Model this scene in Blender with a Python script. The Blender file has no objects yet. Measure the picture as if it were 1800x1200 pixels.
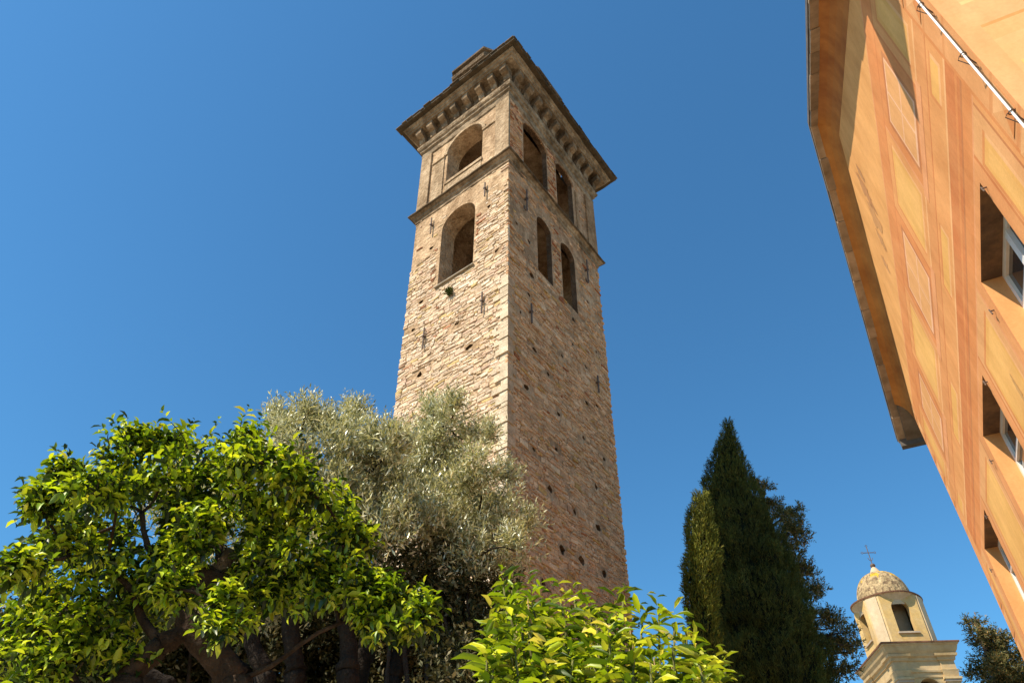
import bpy, bmesh, math, random
import numpy as np
from mathutils import Vector, noise as mnoise

# ------------------------------------------------------------------ camera, sky, sun, exposure
scene = bpy.context.scene
COL = scene.collection
FPX, PITCH = 1290.4, math.radians(41.894)          # focal length in 1800-px units, upward tilt
CAMZ = 1.6
cam = bpy.data.cameras.new("camera"); camo = bpy.data.objects.new("camera", cam); COL.objects.link(camo)
cam.sensor_width = 36.0; cam.lens = FPX / 1800 * 36; cam.clip_start = 0.05; cam.clip_end = 4000
camo.location = (0, 0, CAMZ); camo.rotation_euler = (math.pi / 2 + PITCH, 0, 0)
scene.camera = camo

SUN_AZ, SUN_EL = math.radians(-122.5), math.radians(50.5)   # azimuth from +Y towards +X
world = bpy.data.worlds.new("World"); scene.world = world; world.use_nodes = True
wn = world.node_tree.nodes; wl = world.node_tree.links
sky = wn.new("ShaderNodeTexSky"); sky.sky_type = 'NISHITA'; sky.sun_disc = False
sky.sun_elevation = SUN_EL; sky.sun_rotation = SUN_AZ
sky.altitude = 300; sky.air_density = 1.15; sky.dust_density = 0.35; sky.ozone_density = 4.0
bg = wn["Background"]; bg.inputs["Strength"].default_value = 0.088
tint = wn.new("ShaderNodeMixRGB"); tint.blend_type = 'MULTIPLY'; tint.inputs[0].default_value = 1; tint.inputs[2].default_value = (0.53, 1.03, 1.19, 1)
wl.new(sky.outputs[0], tint.inputs[1]); wl.new(tint.outputs[0], bg.inputs[0])
sl = bpy.data.lights.new("sun", 'SUN'); so = bpy.data.objects.new("sun", sl); COL.objects.link(so)
sl.energy = 5.0; sl.angle = math.radians(0.53); sl.color = (1.0, 0.87, 0.70)
sdir = Vector((math.sin(SUN_AZ) * math.cos(SUN_EL), math.cos(SUN_AZ) * math.cos(SUN_EL), math.sin(SUN_EL)))
so.rotation_euler = sdir.to_track_quat('Z', 'Y').to_euler(); so.location = sdir * 60
scene.view_settings.view_transform = 'Standard'; scene.view_settings.look = 'None'
scene.view_settings.exposure = 0.76; scene.view_settings.gamma = 1.0
scene.cycles.max_bounces = 8; scene.cycles.diffuse_bounces = 4

# ------------------------------------------------------------------ helpers
CP, SP = math.cos(PITCH), math.sin(PITCH)
def ray(x, y):
    a = (x - 900) / FPX; b = (600 - y) / FPX
    return np.array([a, CP - b * SP, SP + b * CP])
def at(x, y, dist):
    """point seen at photo pixel x,y lying at this horizontal distance from the viewer"""
    r = ray(x, y); return np.array([0, 0, CAMZ]) + r * dist / math.hypot(r[0], r[1])
def pxm(p):
    """metres per photo pixel at point p"""
    q = np.asarray(p) - [0, 0, CAMZ]; return (q[1] * CP + q[2] * SP) / FPX
def azd(a):
    a = math.radians(a); return np.array([math.sin(a), math.cos(a), 0.0])
def nrm(v):
    v = np.asarray(v, float); return v / (np.linalg.norm(v, axis=-1, keepdims=True) + 1e-12)

class MB:
    """collects polygons with a colour and a material slot, links them as one mesh object"""
    def __init__(s): s.v = []; s.f = []; s.c = []; s.m = []
    def poly(s, pts, col=(1, 1, 1), m=0):
        n = len(s.v); s.v += [tuple(p) for p in pts]; s.f.append(tuple(range(n, n + len(pts)))); s.c.append(col); s.m.append(m)
    def hexa(s, P, col=(1, 1, 1), m=0, skip=()):
        """P: 8 points, bottom ring 0-3 then top ring 4-7"""
        n = len(s.v); s.v += [tuple(p) for p in P]
        F = [(3, 2, 1, 0), (4, 5, 6, 7), (0, 1, 5, 4), (1, 2, 6, 5), (2, 3, 7, 6), (3, 0, 4, 7)]
        for k, q in enumerate(F):
            if k in skip: continue
            s.f.append(tuple(n + i for i in q)); s.c.append(col); s.m.append(m)
    def tube(s, pts, rad, k=8, col=(1, 1, 1), m=0, cap=True, rough=0):
        pts = [np.asarray(p, float) for p in pts]; n0 = len(s.v)
        rad = rad if hasattr(rad, '__len__') else [rad] * len(pts)
        ref = np.array([0.31, 0.17, 0.93])
        for i, p in enumerate(pts):
            t = nrm(pts[min(i + 1, len(pts) - 1)] - pts[max(i - 1, 0)])
            a = np.cross(t, ref)
            if np.linalg.norm(a) < 1e-3: a = np.cross(t, [1, 0, 0])
            a = nrm(a); b = np.cross(t, a)
            for j in range(k):
                an = 2 * math.pi * j / k
                o_ = math.cos(an) * a + math.sin(an) * b; w_ = 1 + rough * mnoise.noise(Vector((p + o_ * rad[i]) * (.55 / max(rad[i], .03)))) if rough else 1
                s.v.append(tuple(p + rad[i] * w_ * o_))
        for i in range(len(pts) - 1):
            for j in range(k):
                j2 = (j + 1) % k
                s.f.append((n0 + i * k + j, n0 + i * k + j2, n0 + (i + 1) * k + j2, n0 + (i + 1) * k + j)); s.c.append(col); s.m.append(m)
        if cap:
            s.f.append(tuple(n0 + j for j in reversed(range(k)))); s.c.append(col); s.m.append(m)
            e = n0 + (len(pts) - 1) * k
            s.f.append(tuple(e + j for j in range(k))); s.c.append(col); s.m.append(m)
    def lathe(s, prof, origin, k=32, col=(1, 1, 1), m=0, mod=None):
        o = np.asarray(origin, float); n0 = len(s.v)
        for (r, z) in prof:
            for j in range(k):
                an = 2 * math.pi * j / k; rr = r * (mod(an, z) if mod else 1)
                s.v.append((o[0] + rr * math.cos(an), o[1] + rr * math.sin(an), o[2] + z))
        for i in range(len(prof) - 1):
            for j in range(k):
                j2 = (j + 1) % k
                s.f.append((n0 + i * k + j, n0 + i * k + j2, n0 + (i + 1) * k + j2, n0 + (i + 1) * k + j)); s.c.append(col); s.m.append(m)
    def build(s, name, mats, parent=None, smooth=False):
        me = bpy.data.meshes.new(name); me.from_pydata(s.v, [], s.f)
        mats = mats if isinstance(mats, (list, tuple)) else [mats]
        for mt in mats: me.materials.append(mt)
        me.polygons.foreach_set("material_index", s.m)
        at_ = me.color_attributes.new("tint", 'FLOAT_COLOR', 'CORNER')
        cnt = np.array([len(f) for f in s.f]); c = np.repeat(np.c_[np.array(s.c, float), np.ones(len(s.c))], cnt, axis=0)
        at_.data.foreach_set("color", c.ravel())
        if smooth: me.polygons.foreach_set("use_smooth", [True] * len(s.f))
        me.update()
        return link(name, me, parent)

def link(name, me, parent=None):
    o = bpy.data.objects.new(name, me); COL.objects.link(o)
    if parent is not None: o.parent = parent
    return o
def thing(name, label, cat, group=None):
    o = bpy.data.objects.new(name, None); COL.objects.link(o); o.empty_display_size = 0.2
    return tag(o, label, cat, group)
def tag(o, label, cat, group=None):
    o["label"] = label; o["category"] = cat
    if group: o["group"] = group
    return o

def mat(name, rough=0.85, tint=True, color=(1, 1, 1), noises=(), bump=(), spec=0.3, metallic=0.0):
    """noises: (scale, detail, dark colour, light colour, stretch) multiply the colour; bump: (scale, detail, strength, distance)"""
    m = bpy.data.materials.new(name); m.use_nodes = True
    N = m.node_tree.nodes; Lk = m.node_tree.links; b = N["Principled BSDF"]
    b.inputs["Roughness"].default_value = rough; b.inputs["Specular IOR Level"].default_value = spec; b.inputs["Metallic"].default_value = metallic
    tc = N.new("ShaderNodeTexCoord")
    if tint:
        a = N.new("ShaderNodeAttribute"); a.attribute_name = "tint"; cur = a.outputs["Color"]
    else:
        r = N.new("ShaderNodeRGB"); r.outputs[0].default_value = (*color, 1); cur = r.outputs[0]
    for (sc, det, dk, lt, st) in noises:
        mp = N.new("ShaderNodeMapping"); mp.inputs["Scale"].default_value = st; Lk.new(tc.outputs["Object"], mp.inputs[0])
        n = N.new("ShaderNodeTexNoise"); n.inputs["Scale"].default_value = sc; n.inputs["Detail"].default_value = det; n.inputs["Roughness"].default_value = 0.65
        Lk.new(mp.outputs[0], n.inputs["Vector"])
        rp = N.new("ShaderNodeValToRGB"); rp.color_ramp.elements[0].position = 0.34; rp.color_ramp.elements[1].position = 0.66
        rp.color_ramp.elements[0].color = (*dk, 1); rp.color_ramp.elements[1].color = (*lt, 1); Lk.new(n.outputs[0], rp.inputs[0])
        mx = N.new("ShaderNodeMixRGB"); mx.blend_type = 'MULTIPLY'; mx.inputs[0].default_value = 1
        Lk.new(cur, mx.inputs[1]); Lk.new(rp.outputs[0], mx.inputs[2]); cur = mx.outputs[0]
    Lk.new(cur, b.inputs["Base Color"])
    prev = None
    for (sc, det, stg, dist) in bump:
        n = N.new("ShaderNodeTexNoise"); n.inputs["Scale"].default_value = sc; n.inputs["Detail"].default_value = det
        Lk.new(tc.outputs["Object"], n.inputs["Vector"])
        bp = N.new("ShaderNodeBump"); bp.inputs["Strength"].default_value = stg; bp.inputs["Distance"].default_value = dist
        Lk.new(n.outputs[0], bp.inputs["Height"])
        if prev: Lk.new(prev, bp.inputs["Normal"])
        prev = bp.outputs[0]
    if prev: Lk.new(prev, b.inputs["Normal"])
    return m

def leaf_mat(name, trans=0.35, gloss=0.12, rough=0.4, trans_tint=(1.0, 1.0, 0.45)):
    m = bpy.data.materials.new(name); m.use_nodes = True
    N = m.node_tree.nodes; Lk = m.node_tree.links; N.remove(N["Principled BSDF"]); out = N["Material Output"]
    a = N.new("ShaderNodeAttribute"); a.attribute_name = "tint"
    d = N.new("ShaderNodeBsdfDiffuse"); t = N.new("ShaderNodeBsdfTranslucent"); g = N.new("ShaderNodeBsdfGlossy")
    g.inputs["Roughness"].default_value = rough; g.inputs["Color"].default_value = (0.9, 0.95, 0.85, 1)
    mx = N.new("ShaderNodeMixRGB"); mx.blend_type = 'MULTIPLY'; mx.inputs[0].default_value = 1; mx.inputs[2].default_value = (*trans_tint, 1)
    br = N.new("ShaderNodeMixRGB"); br.blend_type = 'MULTIPLY'; br.inputs[0].default_value = 1; br.inputs[2].default_value = (2.2, 2.2, 2.2, 1)
    Lk.new(a.outputs["Color"], d.inputs["Color"]); Lk.new(a.outputs["Color"], br.inputs[1]); Lk.new(br.outputs[0], mx.inputs[1]); Lk.new(mx.outputs[0], t.inputs["Color"])
    m1 = N.new("ShaderNodeMixShader"); m1.inputs[0].default_value = trans; Lk.new(d.outputs[0], m1.inputs[1]); Lk.new(t.outputs[0], m1.inputs[2])
    m2 = N.new("ShaderNodeMixShader"); m2.inputs[0].default_value = gloss * 0.35
    Lk.new(m1.outputs[0], m2.inputs[1]); Lk.new(g.outputs[0], m2.inputs[2]); Lk.new(m2.outputs[0], out.inputs[0])
    return m

one = (1, 1, 1)
M = {}
M['plaster'] = mat("old_render", 0.95, noises=[(0.55, 6, (0.70, 0.64, 0.57), (1.12, 1.08, 1.02), one), (2.8, 9, (0.66, 0.60, 0.53), (1.18, 1.16, 1.13), one), (2.2, 8, (0.70, 0.66, 0.60), (1.06, 1.06, 1.06), (1, 1, .22)), (15, 5, (0.72, 0.69, 0.64), (1.12, 1.12, 1.12), one)],
                   bump=[(7, 9, 1.0, 0.09), (38, 5, 0.8, 0.02)], spec=0.15)
M['stone'] = mat("rubble_stone", 0.95, noises=[(2.6, 6, (0.74, 0.70, 0.64), (1.14, 1.12, 1.08), one), (22, 6, (0.72, 0.70, 0.66), (1.12, 1.12, 1.12), one)],
                 bump=[(26, 6, 0.9, 0.02)], spec=0.15)
M['carved'] = mat("weathered_cornice_stone", 0.95, noises=[(1.1, 8, (0.30, 0.25, 0.19), (1.1, 1.04, 0.97), one), (5, 9, (0.5, 0.45, 0.4), (1.12, 1.1, 1.05), one)],
                  bump=[(8, 8, 1.0, 0.06), (34, 5, 0.7, 0.02)], spec=0.1)
M['slate'] = mat("mossy_slate", 0.9, noises=[(3, 7, (0.5, 0.5, 0.42), (1.2, 1.1, 0.95), one)], bump=[(12, 6, 0.8, 0.03)], spec=0.2)
M['iron'] = mat("rusty_iron", 0.75, tint=False, color=(0.11, 0.085, 0.07), noises=[(9, 5, (0.6, 0.5, 0.45), (1.3, 1.15, 1.0), one)], spec=0.4)
M['paint'] = mat("frescoed_render", 0.9, noises=[(0.9, 6, (0.88, 0.85, 0.80), (1.06, 1.07, 1.08), one), (4.5, 9, (0.90, 0.86, 0.80), (1.05, 1.05, 1.05), (1, 1, 0.35)), (30, 3, (0.95, 0.94, 0.93), (1.03, 1.03, 1.03), one)],
                 bump=[(60, 4, 0.25, 0.006)], spec=0.2)
M['cove'] = mat("brown_painted_cove", 0.8, tint=False, color=(0.46, 0.185, 0.04), noises=[(1.6, 6, (0.65, 0.55, 0.5), (1.1, 1.1, 1.1), one)], spec=0.25)
M['slab'] = mat("verge_slate", 0.9, noises=[(4, 6, (0.65, 0.62, 0.56), (1.15, 1.12, 1.08), one)], bump=[(20, 5, 0.5, 0.01)], spec=0.2)
M['tile'] = mat("roof_slate", 0.85, tint=False, color=(0.12, 0.105, 0.095), noises=[(2, 5, (0.7, 0.7, 0.7), (1.2, 1.2, 1.2), one)], bump=[(15, 4, 0.5, 0.02)])
M['white'] = mat("white_painted_wood", 0.4, tint=False, color=(0.78, 0.76, 0.72), noises=[(6, 5, (0.88, 0.86, 0.82), (1.03, 1.03, 1.03), one)], spec=0.4)
M['pvc'] = mat("white_cable_tube", 0.35, tint=False, color=(0.85, 0.84, 0.82), spec=0.5)
M['dark'] = mat("dark_room", 0.9, tint=False, color=(0.05, 0.045, 0.04))
M['yellow'] = mat("yellow_limewash", 0.9, noises=[(0.9, 6, (0.82, 0.78, 0.72), (1.06, 1.06, 1.06), one), (6, 8, (0.86, 0.83, 0.8), (1.05, 1.05, 1.05), one)], bump=[(20, 5, 0.3, 0.02)], spec=0.2)
M['scales'] = mat("lichened_dome_tiles", 0.95, noises=[(1.6, 7, (0.62, 0.58, 0.5), (1.15, 1.12, 1.0), one), (9, 4, (0.5, 0.48, 0.45), (1.25, 1.2, 1.1), one)], bump=[(12, 4, 0.8, 0.05)], spec=0.1)
M['bark'] = mat("bark", 0.95, noises=[(7, 8, (0.45, 0.42, 0.4), (1.25, 1.2, 1.15), (1, 1, 0.3))], bump=[(16, 8, 1.0, 0.06), (60, 4, .6, .01)], spec=0.1)
M['ground'] = mat("courtyard_gravel", 0.95, tint=False, color=(0.40, 0.33, 0.25), noises=[(0.25, 6, (0.7, 0.72, 0.66), (1.1, 1.08, 1.05), one), (20, 5, (0.75, 0.75, 0.75), (1.15, 1.15, 1.15), one)], bump=[(60, 4, 0.5, 0.02)])
M['broadleaf'] = leaf_mat("broad_leaf", 0.24, 0.12, 0.42, (1.0, 1.0, 0.30))
M['olive'] = leaf_mat("olive_leaf", 0.12, 0.30, 0.42, (1.0, 1.0, 0.6))
M['shrub'] = leaf_mat("shrub_leaf", 0.28, 0.10, 0.45, (1.0, 1.0, 0.35))
M['conifer'] = leaf_mat("conifer_spray", 0.08, 0.04, 0.6, (1.0, 1.0, 0.5))
g = bpy.data.materials.new("window_glass"); g.use_nodes = True; M['glass'] = g
gb = g.node_tree.nodes["Principled BSDF"]; gb.inputs["Base Color"].default_value = (0.035, 0.035, 0.033, 1); gb.inputs["Roughness"].default_value = 0.06; gb.inputs["Specular IOR Level"].default_value = 0.6

def weather(m, fade, amount):
    """worn patches where the paint layer has faded towards the bare render, and faint rain streaks"""
    N = m.node_tree.nodes; Lk = m.node_tree.links; b = N["Principled BSDF"]; src = b.inputs["Base Color"].links[0].from_socket
    tc = N.new("ShaderNodeTexCoord"); n = N.new("ShaderNodeTexNoise"); n.inputs["Scale"].default_value = 1.7; n.inputs["Detail"].default_value = 10; n.inputs["Roughness"].default_value = .7
    Lk.new(tc.outputs["Object"], n.inputs["Vector"]); r = N.new("ShaderNodeValToRGB"); r.color_ramp.elements[0].position = .42; r.color_ramp.elements[1].position = .72
    r.color_ramp.elements[0].color = (.04, .04, .04, 1); r.color_ramp.elements[1].color = (amount, amount, amount, 1); Lk.new(n.outputs[0], r.inputs[0])
    mx = N.new("ShaderNodeMixRGB"); mx.inputs[2].default_value = (*fade, 1); Lk.new(r.outputs[0], mx.inputs[0]); Lk.new(src, mx.inputs[1])
    mp = N.new("ShaderNodeMapping"); mp.inputs["Scale"].default_value = (4, 4, .35); Lk.new(tc.outputs["Object"], mp.inputs[0]); n2 = N.new("ShaderNodeTexNoise"); n2.inputs["Scale"].default_value = 1.0; n2.inputs["Detail"].default_value = 6; Lk.new(mp.outputs[0], n2.inputs["Vector"])
    r2_ = N.new("ShaderNodeValToRGB"); r2_.color_ramp.elements[0].position = .30; r2_.color_ramp.elements[1].position = .55; r2_.color_ramp.elements[0].color = (.78, .70, .62, 1); r2_.color_ramp.elements[1].color = (1, 1, 1, 1); Lk.new(n2.outputs[0], r2_.inputs[0])
    m2 = N.new("ShaderNodeMixRGB"); m2.blend_type = 'MULTIPLY'; m2.inputs[0].default_value = .28; Lk.new(mx.outputs[0], m2.inputs[1]); Lk.new(r2_.outputs[0], m2.inputs[2]); Lk.new(m2.outputs[0], b.inputs["Base Color"])
weather(M['paint'], (0.74, 0.39, 0.15), .36)
weather(M['yellow'], (0.44, 0.36, 0.26), .55)
weather(M['carved'], (0.10, 0.08, 0.055), .65)

# ------------------------------------------------------------------ ground
gm = MB(); S_ = 2500
gm.poly([(-S_, -S_, 0), (S_, -S_, 0), (S_, S_, 0), (-S_, S_, 0)])
gro = gm.build("ground", M['ground']); gro["kind"] = "structure"

# ------------------------------------------------------------------ bell tower
rng = np.random.default_rng(11); random.seed(5)
tower = thing("bell_tower", "tall square rubble-stone bell tower with arched openings and a dark overhanging cornice", "bell tower")
TU, TV = azd(-50.916), azd(35.138)                # along the left face, along the right face
TE = np.array([-0.13426, 15.99944, 0.0])          # near edge
W0, B0 = 4.64, 6.37
def S(z): return 1 + 0.0045 * (z - 16)
def T(a, b, z):
    q = TE + S(z) * (a * TU + b * TV); return (q[0], q[1], z)
def PL(a, z, o=0.0): return T(a, -o, z)           # on the left face, o metres proud of it
def PR(b, z, o=0.0): return T(-o, b, z)
def arch(x0, x1, zs, zp, n=14, rise=1.0):
    r = (x1 - x0) / 2; c = (x0 + x1) / 2
    return [(x0, zs), (x1, zs)] + [(c + r * math.cos(t), zp + rise * r * math.sin(t)) for t in np.linspace(0, math.pi, n)]
LW = [(1.53, 3.17, 20.36, 23.45, 1.0), (1.31, 3.19, 26.55, 28.62, 0.95)]
RW = [(1.79, 2.74, 20.65, 23.5, 0.85), (3.42, 4.42, 20.62, 23.6, 0.85), (0.98, 2.66, 26.1, 28.92, 0.62), (3.36, 4.64, 26.1, 29.0, 0.7)]
TH = 0.72
Lholes = [((.875, 23.06), .17), ((.48, 20.34), .17), ((2.12, 17.95), .15), ((1.54, 16.59), .18), ((3.66, 16.6), .17), ((3.66, 22.85), .16), ((3.92, 20.12), .16), ((4.2, 18.9), .15), ((2.6, 15.0), .15), ((.6, 13.0), .16), ((3.0, 12.2), .16)]
Rholes = [((.5, 21.91), .15), ((1.25, 21.65), .17), ((1.38, 19.99), .2), ((1.46, 16.67), .15), ((4.05, 20.05), .15), ((.96, 14.87), .2), ((2.72, 14.97), .14), ((2.5, 13.54), .15), ((2.1, 12.03), .2), ((4.8, 13.42), .17), ((4.75, 11.99), .22), ((2.6, 10.45), .2), ((3.65, 10.54), .22), ((4.9, 10.62), .2), ((4.72, 18.24), .14), ((4.57, 16.54), .13), ((5.25, 22.0), .14), ((1.6, 9.2), .17), ((3.1, 17.6), .12), ((3.2, 8.6), .18), ((1.2, 18.9), .11), ((3.9, 18.7), .12), ((2.2, 16.2), .12), ((5.6, 19.6), .12), ((.7, 17.7), .1), ((4.2, 14.9), .13), ((1.3, 12.9), .12), ((5.5, 14.8), .13), ((3.4, 11.9), .12), ((1.0, 11.0), .14), ((5.3, 16.9), .1)]
PLC = (0.58, 0.455, 0.325); PRC = (0.575, 0.395, 0.26); INC = (0.56, 0.45, 0.34)  # PRC has the right face's warm shade mixed into the plaster
def hole_pts(c, r, rg):
    n = 8; ax, az = rg.uniform(.65, 1.15), rg.uniform(.6, 1.0); return [(c[0] + ax * r * (0.4 + 0.6 * rg.random()) * math.cos(t), c[1] + az * r * (0.4 + 0.6 * rg.random()) * math.sin(t)) for t in np.linspace(0, 2 * math.pi, n, endpoint=False) + 0.3]
def holed_wall(mb, P, width, z0, z1, wins, pits, col, TH=0.72, jamb=None):
    """outer and inner skin with real openings, reveals, and blind putlog pits"""
    loops = [arch(x0, x1, zs, zp, 14, rs) for (x0, x1, zs, zp, rs) in wins]
    prg = np.random.default_rng(3); pitl = [hole_pts(c, r, prg) for c, r in pits]
    for inner in (0, 1):
        bm = bmesh.new(); edges = []
        rim = [(0, z0)] + [(width, z0)] + [(width, z) for z in np.linspace(z0, z1, 5)[1:]] + [(0, z) for z in np.linspace(z1, z0, 5)[:-1]]
        if inner: rim = [(TH, z0), (width - TH, z0), (width - TH, z1), (TH, z1)]
        for lp in [rim] + loops + ([] if inner else pitl):
            vs = [bm.verts.new((x, z, 0)) for x, z in lp]
            for i in range(len(vs)): edges.append(bm.edges.new((vs[i], vs[(i + 1) % len(vs)])))
        bmesh.ops.triangle_fill(bm, use_beauty=True, use_dissolve=False, edges=edges)
        for f in bm.faces:
            mb.poly([P(v.co.x, v.co.y, -TH if inner else 0) for v in f.verts], INC if inner else col)
        bm.free()
    for lp in loops:
        for i in range(len(lp)):
            (x, z), (x2, z2) = lp[i], lp[(i + 1) % len(lp)]
            mb.poly([P(x, z, 0), P(x2, z2, 0), P(x2, z2, -TH), P(x, z, -TH)], jamb or col)
    for lp in pitl:
        for i in range(len(lp)):
            (x, z), (x2, z2) = lp[i], lp[(i + 1) % len(lp)]
            mb.poly([P(x, z, 0), P(x2, z2, 0), P(x2, z2, -0.38), P(x, z, -0.38)], tuple(c * 0.35 for c in col))
        mb.poly([P(x, z, -0.38) for x, z in lp], tuple(c * 0.35 for c in col))
ZT = 32.0
sh = MB()
holed_wall(sh, PL, W0, 0, ZT, LW, Lholes, PLC)
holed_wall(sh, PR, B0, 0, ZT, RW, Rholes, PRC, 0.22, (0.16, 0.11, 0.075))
for (p, q, pi, qi) in (((W0, 0), (W0, B0), (W0 - TH, TH), (W0 - TH, B0 - TH)), ((W0, B0), (0, B0), (W0 - TH, B0 - TH), (TH, B0 - TH))):
    sh.poly([T(*p, 0), T(*q, 0), T(*q, ZT), T(*p, ZT)], PLC)
    sh.poly([T(*pi, 0), T(*pi, ZT), T(*qi, ZT), T(*qi, 0)], INC)
for z, c in ((19.6, INC), (25.0, INC), (25.9, INC), (30.6, INC)):
    sh.poly([T(TH, TH, z), T(W0 - TH, TH, z), T(W0 - TH, B0 - TH, z), T(TH, B0 - TH, z)], c)
shaft = sh.build("shaft", M['plaster'], tower)

# masonry: every rubble stone of the two visible faces, bedded in the mortar
STC = [(0.62, 0.49, 0.36), (0.60, 0.465, 0.335), (0.66, 0.54, 0.41), (0.57, 0.46, 0.35), (0.61, 0.47, 0.31), (0.59, 0.43, 0.325), (0.68, 0.58, 0.47), (0.55, 0.42, 0.30), (0.61, 0.50, 0.39)]
def pick(rg, red=0.03, ochre=0.04):
    r = rg.random()
    if r < red: c = (0.38, 0.19, 0.11)
    elif r < red + ochre: c = (0.54, 0.41, 0.19)
    else: c = STC[rg.integers(len(STC))]
    k = 0.93 + 0.26 * rg.random(); return tuple(min(0.78, x * k) for x in c)
def nz(x, y, s, off=0): return mnoise.noise(Vector((x * s + off, y * s - off, off * 1.7)))
def in_open(x0, x1, z0, z1, wins, pits):
    for (a, b, zs, zp, rs) in wins:
        cx, r = (a + b) / 2, (b - a) / 2
        if x1 > a - 0.01 and x0 < b + 0.01 and z1 > zs - 0.05 and z0 < zp: return True
        for x in (x0, (x0 + x1) / 2, x1):
            for z in (z0, z1):
                if z >= zp and math.hypot(x - cx, (z - zp) / rs) < r + 0.02: return True
    for c, r in pits:
        if x1 > c[0] - r * .8 and x0 < c[0] + r * .8 and z1 > c[1] - r * .8 and z0 < c[1] + r * .8: return True
    return False
def masonry(mb, P, width, wins, pits, cover, seed, red, off, shade_tint):
    rg = np.random.default_rng(seed); z = 6.0
    while z < 29.8:
        h = 0.04 + 0.085 * rg.random() ** 1.3
        if rg.random() < 0.13: h += 0.06
        x = -rg.random() * 0.2
        while x < width:
            ln = 0.10 + 0.36 * rg.random() ** 1.8 + (0.10 if h > 0.12 else 0)
            if 0 < x + ln and (width - x - ln) < 0.12: ln = width - x
            x0, x1 = max(x, 0.0), min(x + ln, width); x = x + ln
            if x1 - x0 < 0.06: continue
            xc, zc = (x0 + x1) / 2, z + h / 2
            if in_open(x0, x1, z, z + h, wins, pits): continue
            if rg.random() > cover(xc, zc): continue
            wav = 0.16 * nz(xc, zc, 0.6, off) + 0.05 * nz(xc, zc, 2.1, off); gap = 0.003 + 0.009 * rg.random()
            edge = x0 < 0.01 or x1 > width - 0.01
            pr = 0.004 + 0.040 * rg.random() ** 1.5 if not edge else 0.02 + 0.03 * rg.random()
            j = lambda s: (rg.random() - 0.5) * s
            zb, zt = z + gap * .6 + wav, z + h - gap * .6 + wav
            tl = j(0.075)
            x0g = x0 + (gap if x0 > 0.01 else -pr * 0.8); x1g = x1 - (gap if x1 < width - 0.01 else -pr * 0.8)
            fr = [(x0g + j(.025), zb + j(.022)), (x1g + j(.03), zb + j(.03) + tl), (x1g + j(.04), zt + j(.03) + tl), (x0g + j(.04), zt + j(.03))]
            if edge: fr[0] = (x0g, fr[0][1]); fr[3] = (x0g, fr[3][1]); fr[1] = (x1g, fr[1][1]); fr[2] = (x1g, fr[2][1])
            cx = sum(p[0] for p in fr) / 4; cz = sum(p[1] for p in fr) / 4
            ins = [(cx + (px - cx) * 0.90, cz + (pz - cz) * 0.80) for px, pz in fr]
            po = [pr + j(.018) for _ in range(4)]
            back = [P(px, pz, -0.05) for px, pz in fr]; mid = [P(px, pz, max(po[k] - 0.016, -0.01)) for k, (px, pz) in enumerate(fr)]; top = [P(px, pz, po[k]) for k, (px, pz) in enumerate(ins)]
            c = pick(rg, red(xc, zc)); c = tuple(np.array(c) * shade_tint); n = len(mb.v); mb.v += back + mid + top
            for k in range(4):
                k2 = (k + 1) % 4
                mb.f += [(n + k, n + k2, n + 4 + k2, n + 4 + k), (n + 4 + k, n + 4 + k2, n + 8 + k2, n + 8 + k)]; mb.c += [c, c]; mb.m += [0, 0]
            mb.f.append((n + 8, n + 9, n + 10, n + 11)); mb.c.append(c); mb.m.append(0)
        z += h
def coverL(x, z):
    if z > 25.0: return 0.0
    t = 22.7 - 1.1 * nz(x, z, 0.5, 4) + (0.8 if x < 0.9 else 0) - (0.6 if x > 3.2 else 0)
    c = 0.97 if z < t else max(0.05, 0.97 - (z - t) * 1.6)
    return c
def coverR(x, z):
    if z > 29.5: return 0
    if z > 25.6: return 0.9 if x < 0.85 or 2.72 < x < 3.3 else 0.08
    if 2.74 < x < 3.42 and z > 20.3: return 0.95 if z < 23.6 else .3
    t = 20.0 + 1.8 * nz(x, z, 0.45, 9)
    return 0.92 if z < t else max(0.25, 0.92 - (z - t) * 0.45)
def redL(x, z):
    if 20.3 < z < 23.6 and (3.17 < x < 3.5 or 1.2 < x < 1.53): return 0.35
    return 0.012
def redR(x, z):
    if 2.7 < x < 3.45 and z > 20.2: return 0.3
    if z > 25.6: return 0.22
    return 0.012
ms = MB()
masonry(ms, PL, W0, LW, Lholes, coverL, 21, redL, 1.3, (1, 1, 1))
masonry(ms, PR, B0, RW, Rholes, coverR, 22, redR, 7.1, (0.95, 0.735, 0.575))  # right face lies in shade: warm bounce light multiplied into the stone colour
# dressed quoins on the near edge, wrapping both faces
z = 7.0; k = 0; rg = np.random.default_rng(8)
while z < 18.6:
    h = 0.12 + 0.17 * rg.random(); la, lb = (0.46, 0.22) if k % 2 else (0.24, 0.4); la *= 0.7 + 0.5 * rg.random(); lb *= 0.6 + 0.4 * rg.random()
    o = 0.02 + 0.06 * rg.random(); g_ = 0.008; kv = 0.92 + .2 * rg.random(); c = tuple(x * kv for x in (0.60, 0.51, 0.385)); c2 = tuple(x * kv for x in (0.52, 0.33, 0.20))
    ms.hexa([T(-o, -o, z + g_), T(la, -o, z + g_), T(la, lb, z + g_), T(-o, lb, z + g_), T(-o, -o, z + h - g_), T(la, -o, z + h - g_), T(la, lb, z + h - g_), T(-o, lb, z + h - g_)], c); ms.c[-1] = c2  # right side of each quoin recoloured with the shaded-face tone
    z += h; k += 1
ms.build("masonry", M['stone'], tower)

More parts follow.
